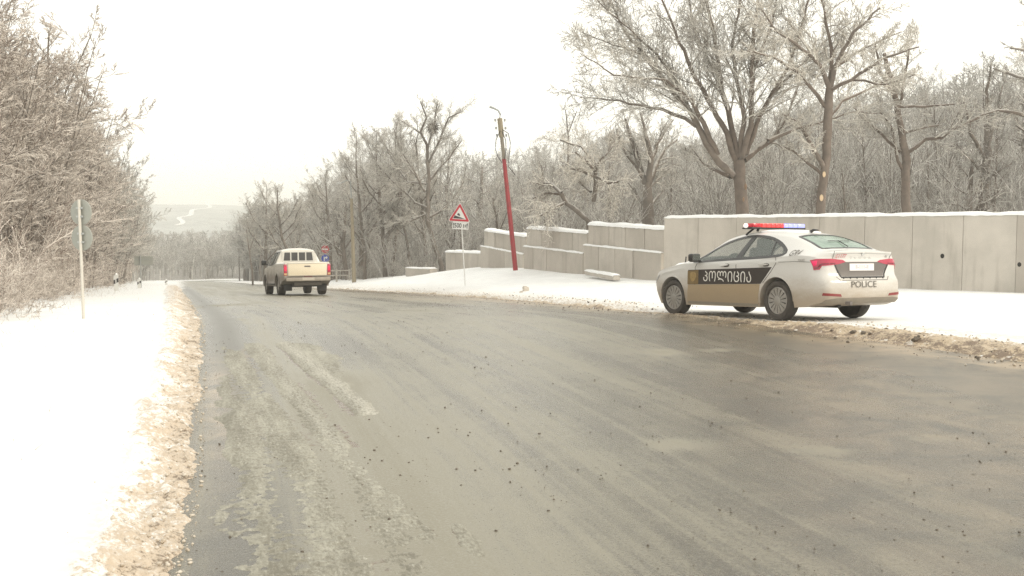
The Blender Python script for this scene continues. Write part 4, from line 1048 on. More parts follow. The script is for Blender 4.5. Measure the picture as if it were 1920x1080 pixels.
# yellowish concrete lamp pole behind
Yp = 72; b0 = at(664, 524, Yp); O = Vector((b0.x, b0.y, gz(b0.x, b0.y))); e = empty('street_lamp', O, 'yellowish concrete lamp pole with short arm, right of the pickup', 'lamp post')
b = MB(); b.tube([O - O - Vector((0, 0, .3)), at(659, 372, Yp) - O], [.145, .095], 8); b.build('pole', m_ochre, e, smooth=30)
b = MB(); b.tube([at(659, 373, Yp) - O, at(657, 340, Yp) - O, at(650, 338, Yp) - O, at(640, 343, Yp) - O], [.05, .045, .045, .05], 6); b.build('lamp_arm', m_grey, e, smooth=30)
b = MB(); b.box(at(636, 343.5, Yp) - O, (.32, .2, .1), bev=.03); b.build('lamp_head', mat('lamp_head', (.6, .6, .58), .5), e, smooth=30)

def pole_between(name, p0, p1, r, m, parent, O, n=10):
    b = MB(); b.tube([p0 - O, p1 - O], r, n); return b.build(name, m, parent, smooth=30)
def disc(e, name, m, c, r, th, O, face=(0, -1, 0), n=32, tilt=0.):
    q = Vector(face).to_track_quat('Z', 'Y').to_matrix().to_4x4()
    b = MB(); b.lathe([(r - .006, 0), (r, .004), (r, th - .004), (r - .006, th)], n, Matrix.Translation(c - O) @ q); return b.build(name, m, e, smooth=30)
# two round signs seen from the back
Y0 = 25.3; bs = hit(157, 598); Y0 = bs.y; O = bs; tp_ = at(148, 374, Y0)
e = empty('road_sign', O, 'two round road signs seen from behind on one thin pole, left verge', 'road sign')
pole_between('post', O - Vector((0, 0, .2)), tp_, .022, mat('post_white', (.56, .53, .47), .5), e, O)
for px, py in ((149, 398), (151, 446)):
    c = at(px, py, Y0) + Vector((0, .045, 0)); disc(e, 'sign_back', m_signback, c, 24.2 * Y0 / FPX, .02, O, face=(.35, 1, 0))
b = MB()
for px, py in ((149, 390), (149.5, 406), (151, 438), (151.5, 454)): b.box(at(px, py, Y0) - O + Vector((0, .02, 0)), (.10, .07, .03))
b.build('bracket', m_grey, e)
# rectangular sign from behind, farther down
bs = at(265, 541, 60); O = Vector((bs.x, bs.y, gz(bs.x, bs.y))); e = empty('road_sign', O, 'greenish rectangular road sign seen from behind, far down the left verge', 'road sign')
pole_between('post', O - Vector((0, 0, .2)), at(263, 478, 60), .03, m_grey, e, O, 8)
b = MB(); b.box(at(269, 489, 60) + Vector((0, .05, 0)) - O, (1.05, .02, .52), bev=.004); b.build('panel', m_signback, e)
b = MB(); b.box(at(269, 486, 60) + Vector((0, .03, 0)) - O, (.98, .02, .03)); b.box(at(269, 497, 60) + Vector((0, .03, 0)) - O, (.98, .02, .03)); b.build('rail', m_grey, e)
# marker posts
gD = 'white marker posts along the left verge'
for k, (px, pb, pt, Yd, lab) in enumerate(((219, 559, 514, 43.5, 'nearest white marker post with black band on the left verge'), (262, 556, 522, 57, 'second white marker post, beside the far rectangular sign'), (312, 541, 524, 84, 'farthest small white marker post near where the road bends'))):
    p = at(px, pb, Yd); O = Vector((p.x, p.y, gz(p.x, p.y))); H = at(px, pt, Yd).z - O.z
    e = empty('marker_post', O, lab, 'marker post', gD)
    prof = [(-.095, -.05), (.095, -.05), (.065, .05), (-.065, .05)]
    b = MB(); b.prism(prof, -.1, H - .05)
    b.prism([(x * .98, y * .98) for x, y in prof], H - .05, H)
    b.bm.verts.ensure_lookup_table(); 
    for v in b.bm.verts:
        if v.co.z > H - .01 and v.co.x < 0: v.co.z -= .06
    b.build('post', m_white, e)
    b = MB(); b.prism([(x * 1.04, y * 1.04) for x, y in prof], H * .46, H * .70)
    for v in b.bm.verts: v.co.z += v.co.x * .5
    b.build('band', m_blackp, e)
    b = MB(); b.box((0, -.054, H * .58), (.04, .012, .15)); b.build('reflector', m_white, e)
    b = MB(); b.lathe([(.055, 0), (.05, .04), (.02, .07), (0, .075)], 10, Matrix.Translation((0, 0, H - .03))); b.build('snow_cap', m_cap, e, smooth=50)
# steep-descent warning sign with distance plate
bs = hit(873, 536); Y0 = bs.y; O = bs; e = empty('road_sign', O, 'triangular red-bordered steep slope warning sign with distance plate on a leaning thin pole', 'road sign')
pole_between('post', O - Vector((0, 0, .3)), at(864, 400, Y0), .024, m_white, e, O)
s = Y0 / FPX; cx_, cy_ = 861.5, 403.5
FR = Matrix.Translation(at(cx_, cy_, Y0) + Vector((0, -.045, 0)) - O) @ Matrix.Rotation(R_(-3.3), 4, Vector((0, -1, 0))) @ Matrix.Rotation(R_(90), 4, 'X')
def tri(r, o=.22):
    out = []
    for k in range(3):
        a = PI / 2 + k * 2 * PI / 3
        for j in (-1, 0, 1):
            out.append(((r - o * r * .35) * math.cos(a) + o * r * .35 * math.cos(a + j * PI / 3), (r - o * r * .35) * math.sin(a) + o * r * .35 * math.sin(a + j * PI / 3)))
    return out
R0 = 22.5 * s
b = MB(); b.prism(tri(R0), 0, .018, FR); b.build('triangle_panel', m_white, e)
b = MB(); b.prism(tri(R0 * .93), .018, .021, FR); b.build('red_border', m_signred, e)
b = MB(); b.prism(tri(R0 * .64, .1), .021, .024, FR); b.build('white_field', m_white, e)
b = MB(); q = R0 * .62
b.prism([(-q * .82, -q * .46), (q * .80, -q * .46), (-q * .62, -q * .05)], .024, .0265, FR)
b.prism([(-q * .30, q * .02), (q * .06, -q * .12), (q * .09, q * .05), (-q * .02, q * .22), (-q * .20, q * .28), (-q * .27, q * .14)], .024, .0265, FR)
b.build('slope_pictogram', m_blackp, e)
FP = Matrix.Translation(at(863.5, 423, Y0) + Vector((0, -.045, 0)) - O) @ Matrix.Rotation(R_(-3.3), 4, Vector((0, -1, 0))) @ Matrix.Rotation(R_(90), 4, 'X')
w2, h2_ = 15 * s, 7 * s
b = MB(); b.prism([(-w2, -h2_), (w2, -h2_), (w2, h2_), (-w2, h2_)], 0, .016, FP); b.build('distance_plate', m_white, e)
b = MB()
for sx in (-1, 1):
    X = sx * w2 * .84; b.prism([(X - .012, -h2_ * .75), (X + .012, -h2_ * .75), (X + .012, h2_ * .2), (X + .035, h2_ * .2), (X, h2_ * .8), (X - .035, h2_ * .2), (X - .012, h2_ * .2)], .016, .019, FP)
b.build('arrow', m_blackp, e)
me = text_mesh('500 м', h2_ * 1.75, .001, sx=.74, bold=.005); me.transform(FP @ Matrix.Translation((0, -.01, .0185))); link('lettering', me, m_blackp, e)
# no entry and blue direction signs beyond the pickup
Y0 = 86; bs = at(609, 540, Y0); O = Vector((bs.x, bs.y, gz(bs.x, bs.y))); e = empty('road_sign', O, 'red no-entry sign above a blue round arrow sign, just above the pickup tailgate', 'road sign')
pole_between('post', O - Vector((0, 0, .3)), at(609, 458, Y0), .03, m_grey, e, O, 8)
for py, m_, in ((467.5, m_signred), (484.5, m_signblue)):
    c = at(610, py, Y0) + Vector((0, -.04, 0)); disc(e, 'sign_panel', m_, c, 7.3 * Y0 / FPX, .02, O)
    b = MB()
    if py < 470: b.box(c - O + Vector((0, -.025, 0)), (.46, .01, .11)); b.build('white_bar', m_white, e)
    else:
        M = Matrix.Translation(c - O) @ Matrix.Rotation(R_(90), 4, 'X')
        b.prism([(-.12, -.2), (-.03, -.2), (-.03, .02), (.06, .02), (.06, -.07), (.2, .07), (.06, .2), (.06, .11), (-.12, .11)], .022, .03, M); b.build('white_arrow', m_white, e)
# wooden rail fence behind the pickup
Y0 = 80; p1 = at(632, 522, Y0); O = Vector((p1.x, p1.y, gz(p1.x, p1.y))); e = empty('rail_fence', O, 'short frosted wooden rail fence right of the pickup', 'fence')
m_wood = mat('weathered_wood', (.30, .26, .21), .9, noise=(6, .7, (.62, .6, .56)))
for px, pt in ((631, 505), (655, 505), (612, 507)):
    q0 = at(px, 524, Y0); q1 = at(px, pt, Y0); pole_between('post', Vector((q0.x, q0.y, O.z - .3)), q1, .07, m_wood, e, O, 7)
for py in (507, 516):
    pole_between('rail', at(610, py + 1, Y0), at(656, py, Y0), .045, m_wood, e, O, 6)
# ------------------------------------------------------------------ vehicles
def pchip(xk, yk):
    """smooth monotone interpolation through the knots"""
    xk = np.array(xk, float); yk = np.array(yk, float); h = np.diff(xk); dl = np.diff(yk) / h; m = np.zeros(len(xk))
    for i in range(1, len(xk) - 1):
        if dl[i - 1] * dl[i] > 0:
            w1, w2 = 2 * h[i] + h[i - 1], h[i] + 2 * h[i - 1]; m[i] = (w1 + w2) / (w1 / dl[i - 1] + w2 / dl[i])
    m[0], m[-1] = dl[0], dl[-1]
    def f(x):
        x = np.clip(np.asarray(x, float), xk[0], xk[-1]); i = np.clip(np.searchsorted(xk, x) - 1, 0, len(h) - 1)
        t = (x - xk[i]) / h[i]
        return yk[i] * (1 + 2 * t) * (1 - t) ** 2 + yk[i + 1] * t * t * (3 - 2 * t) + m[i] * h[i] * t * (1 - t) ** 2 - m[i + 1] * h[i] * t * t * (1 - t)
    return f
class Body:
    """tables over x: hw half width, zt centre-line height, zw waist height, ze roof-edge height, yr roof-edge half width, zb bottom"""
    def __init__(s, tab, wheels, ra, shear, bulge=.035):
        for k, v in tab.items(): setattr(s, k, pchip([p[0] for p in v], [p[1] for p in v]))
        s.x0, s.x1 = tab['hw'][0][0], tab['hw'][-1][0]; s.wheels = wheels; s.ra = ra; s.shear = shear; s.bulge = bulge
    def bottom(s, x):
        z = float(s.zb(x))
        for xw, zw in s.wheels:
            d = abs(x - xw)
            if d < s.ra: z = max(z, zw + math.sqrt(s.ra ** 2 - d * d))
        return z
    def W(s, x, z):
        """half width of the side at x, z"""
        hw, zw, ze, yr = float(s.hw(x)), float(s.zw(x)), float(s.ze(x)), float(s.yr(x))
        yw = hw - s.bulge * .55
        if z <= zw:
            t = (z - .52) / max(.1, zw - .52)
            if t >= 0: y = hw - s.bulge * .55 * t ** 2.0
            else: y = hw - s.bulge * 1.0 * (t / -1.0) ** 2 * 1.2
            return y + .010 * math.exp(-((z - (zw - .075)) / .03) ** 2)
        t = min(1, (z - zw) / max(.02, ze - zw))
        return yw + (yr - yw) * (t * .86 + .14 * t * t)
    def T(s, x, y):
        """height of the top surface"""
        zt, ze, yr = float(s.zt(x)), float(s.ze(x)), float(s.yr(x)); t = min(1, abs(y) / yr)
        return zt - (zt - ze) * (t ** 2.6)
    def D(s, p):
        x, y, z = p; return Vector((x + s.shear(x, z), y, z))
    def side(s, sgn=1):
        def f(x, z, o=0.):
            return s.D((x, sgn * (s.W(x, z) + o), z))
        return f
    def top(s):
        def f(x, y, o=0.): 
            return s.D((x, y, s.T(x, y) + o))
        return f
    def rearf(s):
        """plan path round the rear: q=0 rear centre, grows outwards; returns point at (q, z)"""
        xs = np.linspace(s.x0, s.x0 + .75, 60); P = [(s.x0, 0.)] + [(x, None) for x in xs]
        def f(q, z, o=0.):
            sg = 1 if q >= 0 else -1; q = abs(q)
            Ws = [s.W(x, z) for x in xs]; pts = [(s.x0, 0.), (s.x0, Ws[0])] + list(zip(xs[1:], Ws[1:]))
            acc = 0
            for (a, b) in zip(pts, pts[1:]):
                L = math.dist(a, b)
                if acc + L >= q or b is pts[-1]:
                    t = (q - acc) / L if L > 1e-9 else 0; x = a[0] + (b[0] - a[0]) * t; y = a[1] + (b[1] - a[1]) * t
                    nx, ny = (b[1] - a[1]) / L, (b[0] - a[0]) / L
                    return s.D((x - nx * o, sg * (y + ny * o), z))
                acc += L
        return f
    def shell(s, dx, holes_side=(), holes_top=(), nw=13, inner=.62, nt=26, open_bed=None):
        xs = np.arange(s.x0, s.x1 + 1e-6, (s.x1 - s.x0) / round((s.x1 - s.x0) / dx))
        rings, meta = [], []
        nl = 14
        for x in xs:
            zb = float(s.zb(x)); za = s.bottom(x); zw, ze, yr = float(s.zw(x)), float(s.ze(x)), float(s.yr(x))
            hwv = float(s.hw(x)); yi = min(inner, hwv * .8)
            half = [(0, zb, 'u'), (yi, zb, 'u'), (yi, za, 'u'), (s.W(x, za) - .03, za, 'u')]
            for i in range(nl):
                z = za + (zw - za) * i / nl; half.append((s.W(x, z), z, 's'))
            for i in range(nw):
                z = zw + (ze - zw) * i / (nw - 1 + 1e-9); half.append((s.W(x, z), z, 's'))
            for i in range(1, nt // 2 + 1):
                y = yr * (1 - i / (nt / 2)); half.append((y, s.T(x, y), 't'))
            full = half + [(-y, z, k) for y, z, k in reversed(half[1:-1])]
            rings.append([s.D((x, y, z)) for y, z, k in full]); meta.append([(x, y, z, k) for y, z, k in full])
        n = len(rings[0]); V = np.array([v[:] for r in rings for v in r]); F = []
        for i in range(len(xs) - 1):
            for j in range(n):
                k = (j + 1) % n
                m = [meta[i][j], meta[i][k], meta[i + 1][k], meta[i + 1][j]]; cx = sum(q[0] for q in m) / 4; cy = sum(q[1] for q in m) / 4; cz = sum(q[2] for q in m) / 4
                kinds = {q[3] for q in m}
                if 's' in kinds and any(inpoly(cx, cz, h) for h in holes_side): continue
                if kinds == {'t'} and any(inpoly(cx, cy, h) for h in holes_top): continue
                if open_bed and kinds <= {'t', 's'} and open_bed(cx, cy, cz): continue
                F.append((i * n + j, i * n + k, (i + 1) * n + k, (i + 1) * n + j))
        # end caps: strips joining the left and right halves of the first and last ring
        extra = []
        for ri in (0, len(xs) - 1):
            h = n // 2
            for j in range(1, h - 1):
                a, b, c, d = j, j + 1, n - j - 1, n - j
                f = (ri * n + a, ri * n + b, ri * n + c, ri * n + d); extra.append(f if ri else f[::-1])
            extra.append((ri * n, ri * n + 1, ri * n + n - 1)); extra.append((ri * n + h - 1, ri * n + h, ri * n + h + 1))
        me = bpy.data.meshes.new('body'); me.from_pydata([tuple(v) for v in V], [], F + extra); 
        bm = bmesh.new(); bm.from_mesh(me); bmesh.ops.remove_doubles(bm, verts=bm.verts, dist=1e-4); bmesh.ops.recalc_face_normals(bm, faces=bm.faces); bm.to_mesh(me); bm.free()
        me.polygons.foreach_set('use_smooth', np.ones(len(me.polygons), dtype=bool)); me.set_sharp_from_angle(angle=R_(34))
        return me
def inpoly(x, y, P):
    c = False; n = len(P)
    for i in range(n):
        (x1, y1), (x2, y2) = P[i], P[(i + 1) % n]
        if (y1 > y) != (y2 > y) and x < (x2 - x1) * (y - y1) / (y2 - y1) + x1: c = not c
    return c
def smooth_poly(P, it=2):
    for _ in range(it):
        Q = []
        for i in range(len(P)):
            a, b = P[i], P[(i + 1) % len(P)]; Q += [(a[0] * .75 + b[0] * .25, a[1] * .75 + b[1] * .25), (a[0] * .25 + b[0] * .75, a[1] * .25 + b[1] * .75)]
        P = Q
    return P
def patch(name, poly, f, h, m, parent, cell=.05, low=0., smooth=35):
    """a plate conforming to surface f, outline poly in surface coordinates, top at height h, sides down to low"""
    bm = bmesh.new(); vs_ = [bm.verts.new((x, y, 0)) for x, y in poly]; bm.faces.new(vs_)
    xs = [p[0] for p in poly]; ys = [p[1] for p in poly]
    for k, (lo, hi) in enumerate(((min(xs), max(xs)), (min(ys), max(ys)))):
        n = int((hi - lo) / cell)
        for i in range(1, n + 1):
            c = lo + (hi - lo) * i / (n + 1); co = [0, 0, 0]; no = [0, 0, 0]; co[k] = c; no[k] = 1
            bmesh.ops.bisect_plane(bm, geom=list(bm.verts) + list(bm.edges) + list(bm.faces), plane_co=co, plane_no=no)
    bnd = [e for e in bm.edges if e.is_boundary]
    ext = bmesh.ops.extrude_edge_only(bm, edges=bnd)
    nv = {v for v in ext['geom'] if isinstance(v, bmesh.types.BMVert)}
    for v in bm.verts: v.co = f(v.co.x, v.co.y, low if v in nv else h)
    bmesh.ops.recalc_face_normals(bm, faces=bm.faces)
    me = bpy.data.meshes.new(name); bm.to_mesh(me); bm.free()
    me.polygons.foreach_set('use_smooth', np.ones(len(me.polygons), dtype=bool)); me.set_sharp_from_angle(angle=R_(smooth))
    return link(name, me, m, parent)
def ribbon(name, path, w, f, h, m, parent, closed=True, low=0.):
    P = []; n = len(path)
    for i in range(n if closed else n - 1):
        a, b = path[i], path[(i + 1) % n]; k = max(1, int(math.dist(a, b) / .05))
        P += [(a[0] + (b[0] - a[0]) * j / k, a[1] + (b[1] - a[1]) * j / k) for j in range(k)]
    if not closed: P.append(path[-1])
    bm = bmesh.new(); rings = []; n = len(P)
    for i, p in enumerate(P):
        a = P[(i - 1) % n] if closed or i else p; b = P[(i + 1) % n] if closed or i < n - 1 else p
        d = Vector((b[0] - a[0], b[1] - a[1])); d = d.normalized() if d.length > 1e-9 else Vector((1, 0)); nn = Vector((-d.y, d.x)) * w / 2
        rings.append([bm.verts.new(f(p[0] + nn.x, p[1] + nn.y, low)), bm.verts.new(f(p[0] + nn.x, p[1] + nn.y, h)), bm.verts.new(f(p[0] - nn.x, p[1] - nn.y, h)), bm.verts.new(f(p[0] - nn.x, p[1] - nn.y, low))])
    for i in range(n if closed else n - 1):
        a, b = rings[i], rings[(i + 1) % n]
        for k in range(3): bm.faces.new((a[k], a[k + 1], b[k + 1], b[k]))
    bmesh.ops.recalc_face_normals(bm, faces=bm.faces)
    me = bpy.data.meshes.new(name); bm.to_mesh(me); bm.free(); return link(name, me, m, parent)
def conform_text(name, txt, size, f, cx, cy, h, m, parent, sx=1., flip=1, rot=0., shear=0., bold=0.):
    me = text_mesh(txt, size, 0., shear, sx, name, bold)
    bm = bmesh.new(); bm.from_mesh(me); bmesh.ops.remove_doubles(bm, verts=bm.verts, dist=1e-6)
    bm.to_mesh(me); bm.free()
    c, q = math.cos(rot), math.sin(rot)
    for v in me.vertices:
        x, y = v.co.x * c - v.co.y * q, v.co.x * q + v.co.y * c
        v.co = f(cx + flip * x, cy + y, h)
    me.update()
    return link(name, me, m, parent)

def dirty_paint(name, col, lo, hi, dirt=(.33, .26, .185), amt=.75, rough=.3):
    m, t = newmat(name); tcn = t.node('ShaderNodeTexCoord').outputs['Object']
    sx = t.node('ShaderNodeSeparateXYZ'); t.l.new(tcn, sx.inputs[0])
    n1 = t.noise(t.mapping(tcn, (1.2, 1.2, 3.)), 1.6, 6, .65, .4); n2 = t.noise(tcn, 30, 4, .7)
    h = t.math('ADD', sx.outputs[2], t.math('MULTIPLY', t.math('SUBTRACT', n1, .5), .45)); h = t.math('ADD', h, t.math('MULTIPLY', t.math('SUBTRACT', n2, .5), .12))
    d = t.math('MULTIPLY', t.rng(h, lo, hi, 1., 0.), amt)
    d = t.math('ADD', d, t.math('MULTIPLY', n1, .12))
    t.l.new(t.mix(d, col, dirt), t.b.inputs['Base Color']); t.l.new(t.rng(d, 0, .7, rough, .75), t.b.inputs['Roughness'])
    t.b.inputs['Coat Weight'].default_value = .45; t.b.inputs['Coat Roughness'].default_value = .1
    return m
m_paint = dirty_paint('white_car_paint', (.66, .645, .615), .24, .86, amt=.85)
m_glass, t = newmat('car_glass')
t.b.inputs['Base Color'].default_value = (.30, .33, .30, 1); t.b.inputs['Roughness'].default_value = .09; t.b.inputs['Specular IOR Level'].default_value = .8
t.b.inputs['Alpha'].default_value = .40
m_rglass, t = newmat('rear_glass')
n1 = t.noise(t.node('ShaderNodeTexCoord').outputs['Object'], 3.5, 4)
t.l.new(t.mix(t.rng(n1, .35, .7), (.15, .235, .18), (.26, .36, .285)), t.b.inputs['Base Color']); t.b.inputs['Roughness'].default_value = .16; t.b.inputs['Specular IOR Level'].default_value = .8; t.b.inputs['Alpha'].default_value = .9
m_trim = mat('window_trim', (.028, .026, .025), .35)
m_seam = mat('panel_gap', (.10, .092, .08), .8)
m_inter = mat('dark_interior', (.045, .042, .04), .8)
m_seat = mat('seat_cloth', (.075, .072, .07), .9)
m_tyre = mat('tyre', (.035, .031, .028), .85, noise=(8, .6, (.12, .10, .08)))
m_rim = mat('silver_rim', (.36, .345, .32), .45, metal=.35, noise=(9, .5, (.25, .21, .17)))
m_chrome = mat('chrome', (.6, .6, .58), .2, metal=.9)
m_stripe = dirty_paint('black_livery', (.030, .024, .022), .35, .62, dirt=(.10, .075, .055), amt=.55)
m_gold = dirty_paint('gold_livery', (.36, .27, .165), .15, .55, dirt=(.30, .235, .16), amt=.6)
m_crest = mat('crest_gold', (.24, .16, .06), .5, noise=(30, .7, (.10, .065, .03)))
m_lampred = mat('tail_lamp_red', (.42, .012, .05), .15, spec=.7, coat=.5)
m_lampdk = mat('tail_lamp_dark', (.16, .008, .02), .18, spec=.7)
m_greyp = mat('grey_plastic', (.13, .115, .105), .45, noise=(3, .5, (.19, .16, .14)))
m_lowp = mat('valance_plastic', (.20, .175, .14), .7, noise=(6, .6, (.30, .25, .19)))
m_plate = mat('plate_white', (.78, .75, .74), .4)
m_letw = mat('white_lettering', (.72, .69, .63), .6)
m_letd = mat('dark_lettering', (.13, .115, .095), .6)
m_letr = mat('red_lettering', (.55, .05, .07), .6)

def wheel(name, parent, x, y, z, r, w, rimr, spokes, side, steer=0., cap=True):
    """axis along local y; side=+1 outer face towards +y"""
    M = Matrix.Translation((x, y, z)) @ Matrix.Rotation(steer, 4, 'Z') @ Matrix.Rotation(R_(-90 * side), 4, 'X')
    e = bpy.data.objects.new(name, None); COL.objects.link(e); e.parent = parent; e.matrix_local = M
    b = MB(); b.lathe([(rimr, -w / 2 + .02), (r - .03, -w / 2), (r - .008, -w / 2 + .03), (r, -.03), (r, .03), (r - .008, w / 2 - .03), (r - .03, w / 2), (rimr + .02, w / 2 + .004), (rimr, w / 2 - .012), (rimr - .01, -w / 2 + .03)], 40); b.build('tyre', m_tyre, e, smooth=35)
    b = MB(); z0 = w / 2 - .022
    b.lathe([(rimr, -w / 2 + .03), (rimr - .004, z0), (rimr - .02, z0 + .008), (rimr - .030, z0), (rimr - .035, z0 - .03), (rimr - .02, -w / 2 + .03)], 36)
    b.lathe([(.075, z0 - .03), (.072, z0 + .008), (.04, z0 + .016), (0, z0 + .018)], 20)
    for k in range(spokes):
        a = 2 * PI * k / spokes; M2 = Matrix.Rotation(a, 4, 'Z'); wd = (PI * (rimr) / spokes) * .68
        b.prism([(.05, -wd * .30), (rimr - .025, -wd), (rimr - .025, wd), (.05, wd * .30)], z0 - .025, z0 + .004, M2)
    b.build('rim', m_rim, e, smooth=30)
    b = MB(); b.lathe([(rimr - .02, z0 - .05), (0, z0 - .05)], 24); b.build('brake_disc', mat('wheel_shadow_metal', (.06, .055, .05), .7), e)  # shade behind the spokes is put into this disc's dark colour
    return e

# --------------------------------------------------- police car
MW = Matrix(CARR.tolist()).to_4x4(); MW.translation = Vector(CARP)
car = empty('police_car', CARP, 'parked white police sedan with black side stripe, red and blue light bar lit', 'police car', mw=MW)
tab = dict(
 hw=[(-1.12, .70), (-1.08, .765), (-1.0, .815), (-.85, .858), (-.6, .888), (-.2, .905), (.6, .912), (2.0, .912), (2.7, .905), (3.0, .89), (3.25, .85), (3.42, .78), (3.52, .69), (3.57, .58)],
 zt=[(-1.12, 1.035), (-1.08, 1.085), (-1.02, 1.105), (-.85, 1.115), (-.72, 1.145), (-.45, 1.245), (-.15, 1.345), (.1, 1.405), (.45, 1.452), (.85, 1.468), (1.2, 1.455), (1.45, 1.415), (1.75, 1.285), (2.05, 1.13), (2.28, 1.025), (2.5, .985), (2.8, .945), (3.1, .885), (3.35, .79), (3.48, .70), (3.57, .60)],
 zw=[(-1.12, .93), (-.9, 1.0), (-.5, 1.03), (0, 1.01), (1, .965), (2.0, .935), (2.3, .925), (2.8, .86), (3.2, .78), (3.57, .52)],
 ze=[(-1.12, 1.005), (-1.08, 1.06), (-.85, 1.085), (-.72, 1.11), (-.45, 1.20), (-.15, 1.295), (.1, 1.35), (.45, 1.395), (.85, 1.41), (1.2, 1.395), (1.45, 1.35), (1.75, 1.22), (2.05, 1.07), (2.28, .975), (2.5, .945), (2.8, .905), (3.1, .84), (3.35, .74), (3.57, .56)],
 yr=[(-1.12, .62), (-.9, .70), (-.72, .655), (-.45, .605), (-.1, .565), (.5, .545), (1.2, .545), (1.6, .585), (2.0, .655), (2.28, .715), (2.6, .72), (3.1, .68), (3.57, .45)],
 zb=[(-1.12, .33), (-1.0, .30), (-.6, .235), (0, .21), (2.6, .20), (3.2, .21), (3.57, .27)])
def shear_car(x, z):
    r = 1 - float(sst(np.array((x + 1.12) / .5)))           # rear end
    k = .075 * float(sst(np.array((z - .60) / .16))) - .05 * float(sst(np.array((z - .98) / .1)))
    lo = .10 * float(sst(np.array((.36 - z) / .12)))
    f = float(sst(np.array((x - 3.1) / .47)))
    return .18 * max(0., -.4 - x) - .24 * max(0., x - 3.02) + r * (k + lo) - f * .05 * float(sst(np.array((.42 - z) / .2)))
cb = Body(tab, [(0, .325), (2.686, .325)], .372, shear_car)
sl = cb.side(1); sr = cb.side(-1); tf = cb.top(); rf = cb.rearf()
WIN = smooth_poly([(2.14, .98), (1.92, 1.09), (1.66, 1.21), (1.36, 1.31), (1.02, 1.37), (.72, 1.372), (.42, 1.335), (.16, 1.255), (-.02, 1.17), (-.16, 1.085), (-.10, 1.045), (.06, 1.025), (.6, 1.005), (1.3, .985), (2.10, .952)], 1)
RW = [(-.715, -.52), (-.715, .52), (-.60, .545), (-.1, .475), (-.06, .45), (-.06, -.45), (-.1, -.475), (-.60, -.545)]
FW = [(1.46, -.47), (1.46, .47), (2.18, .62), (2.22, .5), (2.22, -.5), (2.18, -.62)]
link('body', cb.shell(.028, [WIN], [RW, FW]), m_paint, car)
for f, nm in ((sl, 1), (sr, -1)):
    patch('side_window', WIN, f, -.004, m_glass, car, .06, -.012)
    ribbon('window_trim', WIN, .040, f, .006, m_trim, car, low=-.02)
    # pillars between the panes
    patch('pillar_trim', [(.86, 1.0), (1.0, 1.0), (.90, 1.36), (.80, 1.36)], f, .004, m_trim, car, .06, -.03)
    patch('pillar_trim', [(.14, 1.02), (.165, 1.02), (.27, 1.28), (.245, 1.275)], f, .004, m_trim, car, .06, -.03)
    # door gaps
    for path in ([(1.98, .93), (2.02, .86), (2.04, .6), (1.98, .30), (1.86, .27)], [(.95, .985), (.95, .6), (.93, .27)], [(.02, 1.01), (.0, .92), (.12, .78), (.30, .60)], ):
        ribbon('door_gap', path, .011, f, .0015, m_seam, car, closed=False)
    ribbon('door_gap', [(1.86, .27), (.40, .265)], .011, f, .0015, m_seam, car, closed=False)
    # door handles
    for hx in (1.24, .28):
        patch('door_handle', smooth_poly([(hx - .10, .885), (hx + .10, .878), (hx + .10, .905), (hx - .10, .912)], 1), f, .03, m_paint, car, .05, 0.)
        patch('handle_recess', smooth_poly([(hx - .12, .865), (hx + .02, .86), (hx + .02, .915), (hx - .12, .92)], 1), f, .0025, m_seam, car, .05, 0.)
    # livery: black band with slanted tail, golden band below
    blk = [(2.22, .815), (.50, .845), (.10, .853), (.24, .70), (.35, .585), (2.22, .56)]
    patch('black_stripe', blk, f, .0042, m_stripe, car, .06, 0.)
    gold = [(2.22, .556), (.365, .581)] + [(.372 * math.cos(R_(a)) + .045, .325 + .372 * math.sin(R_(a))) for a in (22, 12, 0, -14)] + [(1.9, .235), (2.26, .24)]
    patch('gold_stripe', gold, f, .0034, m_gold, car, .06, 0.)
    # crest block at the front end of the band
    patch('crest', [(2.23, .80), (1.93, .815), (1.93, .568), (2.23, .565)], f, .0056, m_crest, car, .06, 0.)
    patch('crest_shield', smooth_poly([(2.16, .775), (2.0, .78), (1.99, .68), (2.08, .59), (2.17, .68)], 1), f, .0072, mat('crest_shield_gold', (.42, .29, .11), .5, noise=(40, .8, (.16, .10, .04))), car, .05, 0.)
    conform_text('lettering', 'ᲞᲝᲚᲘᲪᲘᲐ', .245, f, 1.17, .688, .013, m_letw, car, sx=.98, flip=-1 if nm > 0 else 1, rot=-.012 * nm)
    # side skirt and door shoulder crease
    patch('side_skirt', [(2.24, .225), (.42, .215), (.42, .262), (2.24, .27)], f, .006, m_lowp, car, .06, -.02)
    # arch lips
    for xw in (0, 2.686):
        arc = [(xw + .382 * math.cos(R_(a)), .325 + .382 * math.sin(R_(a))) for a in range(-8, 189, 9)]
        ribbon('arch_lip', arc, .022, f, .007, m_paint, car, closed=False, low=-.03)
    conform_text('unit_number', 'GR4', .13, f, -.36, 1.07, .014, m_letd, car, sx=.95, flip=-1 if nm > 0 else 1, shear=.12)
    conform_text('small_lettering', 'POLICE', .045, f, -.58, .955, .010, m_letd, car, sx=1.1, flip=-1 if nm > 0 else 1)
    ribbon('fuel_flap_gap' if nm < 0 else 'body_crease', [(-.80, .925), (-.40, .938), (-.05, .93)], .006, f, .001, m_seam, car, closed=False)
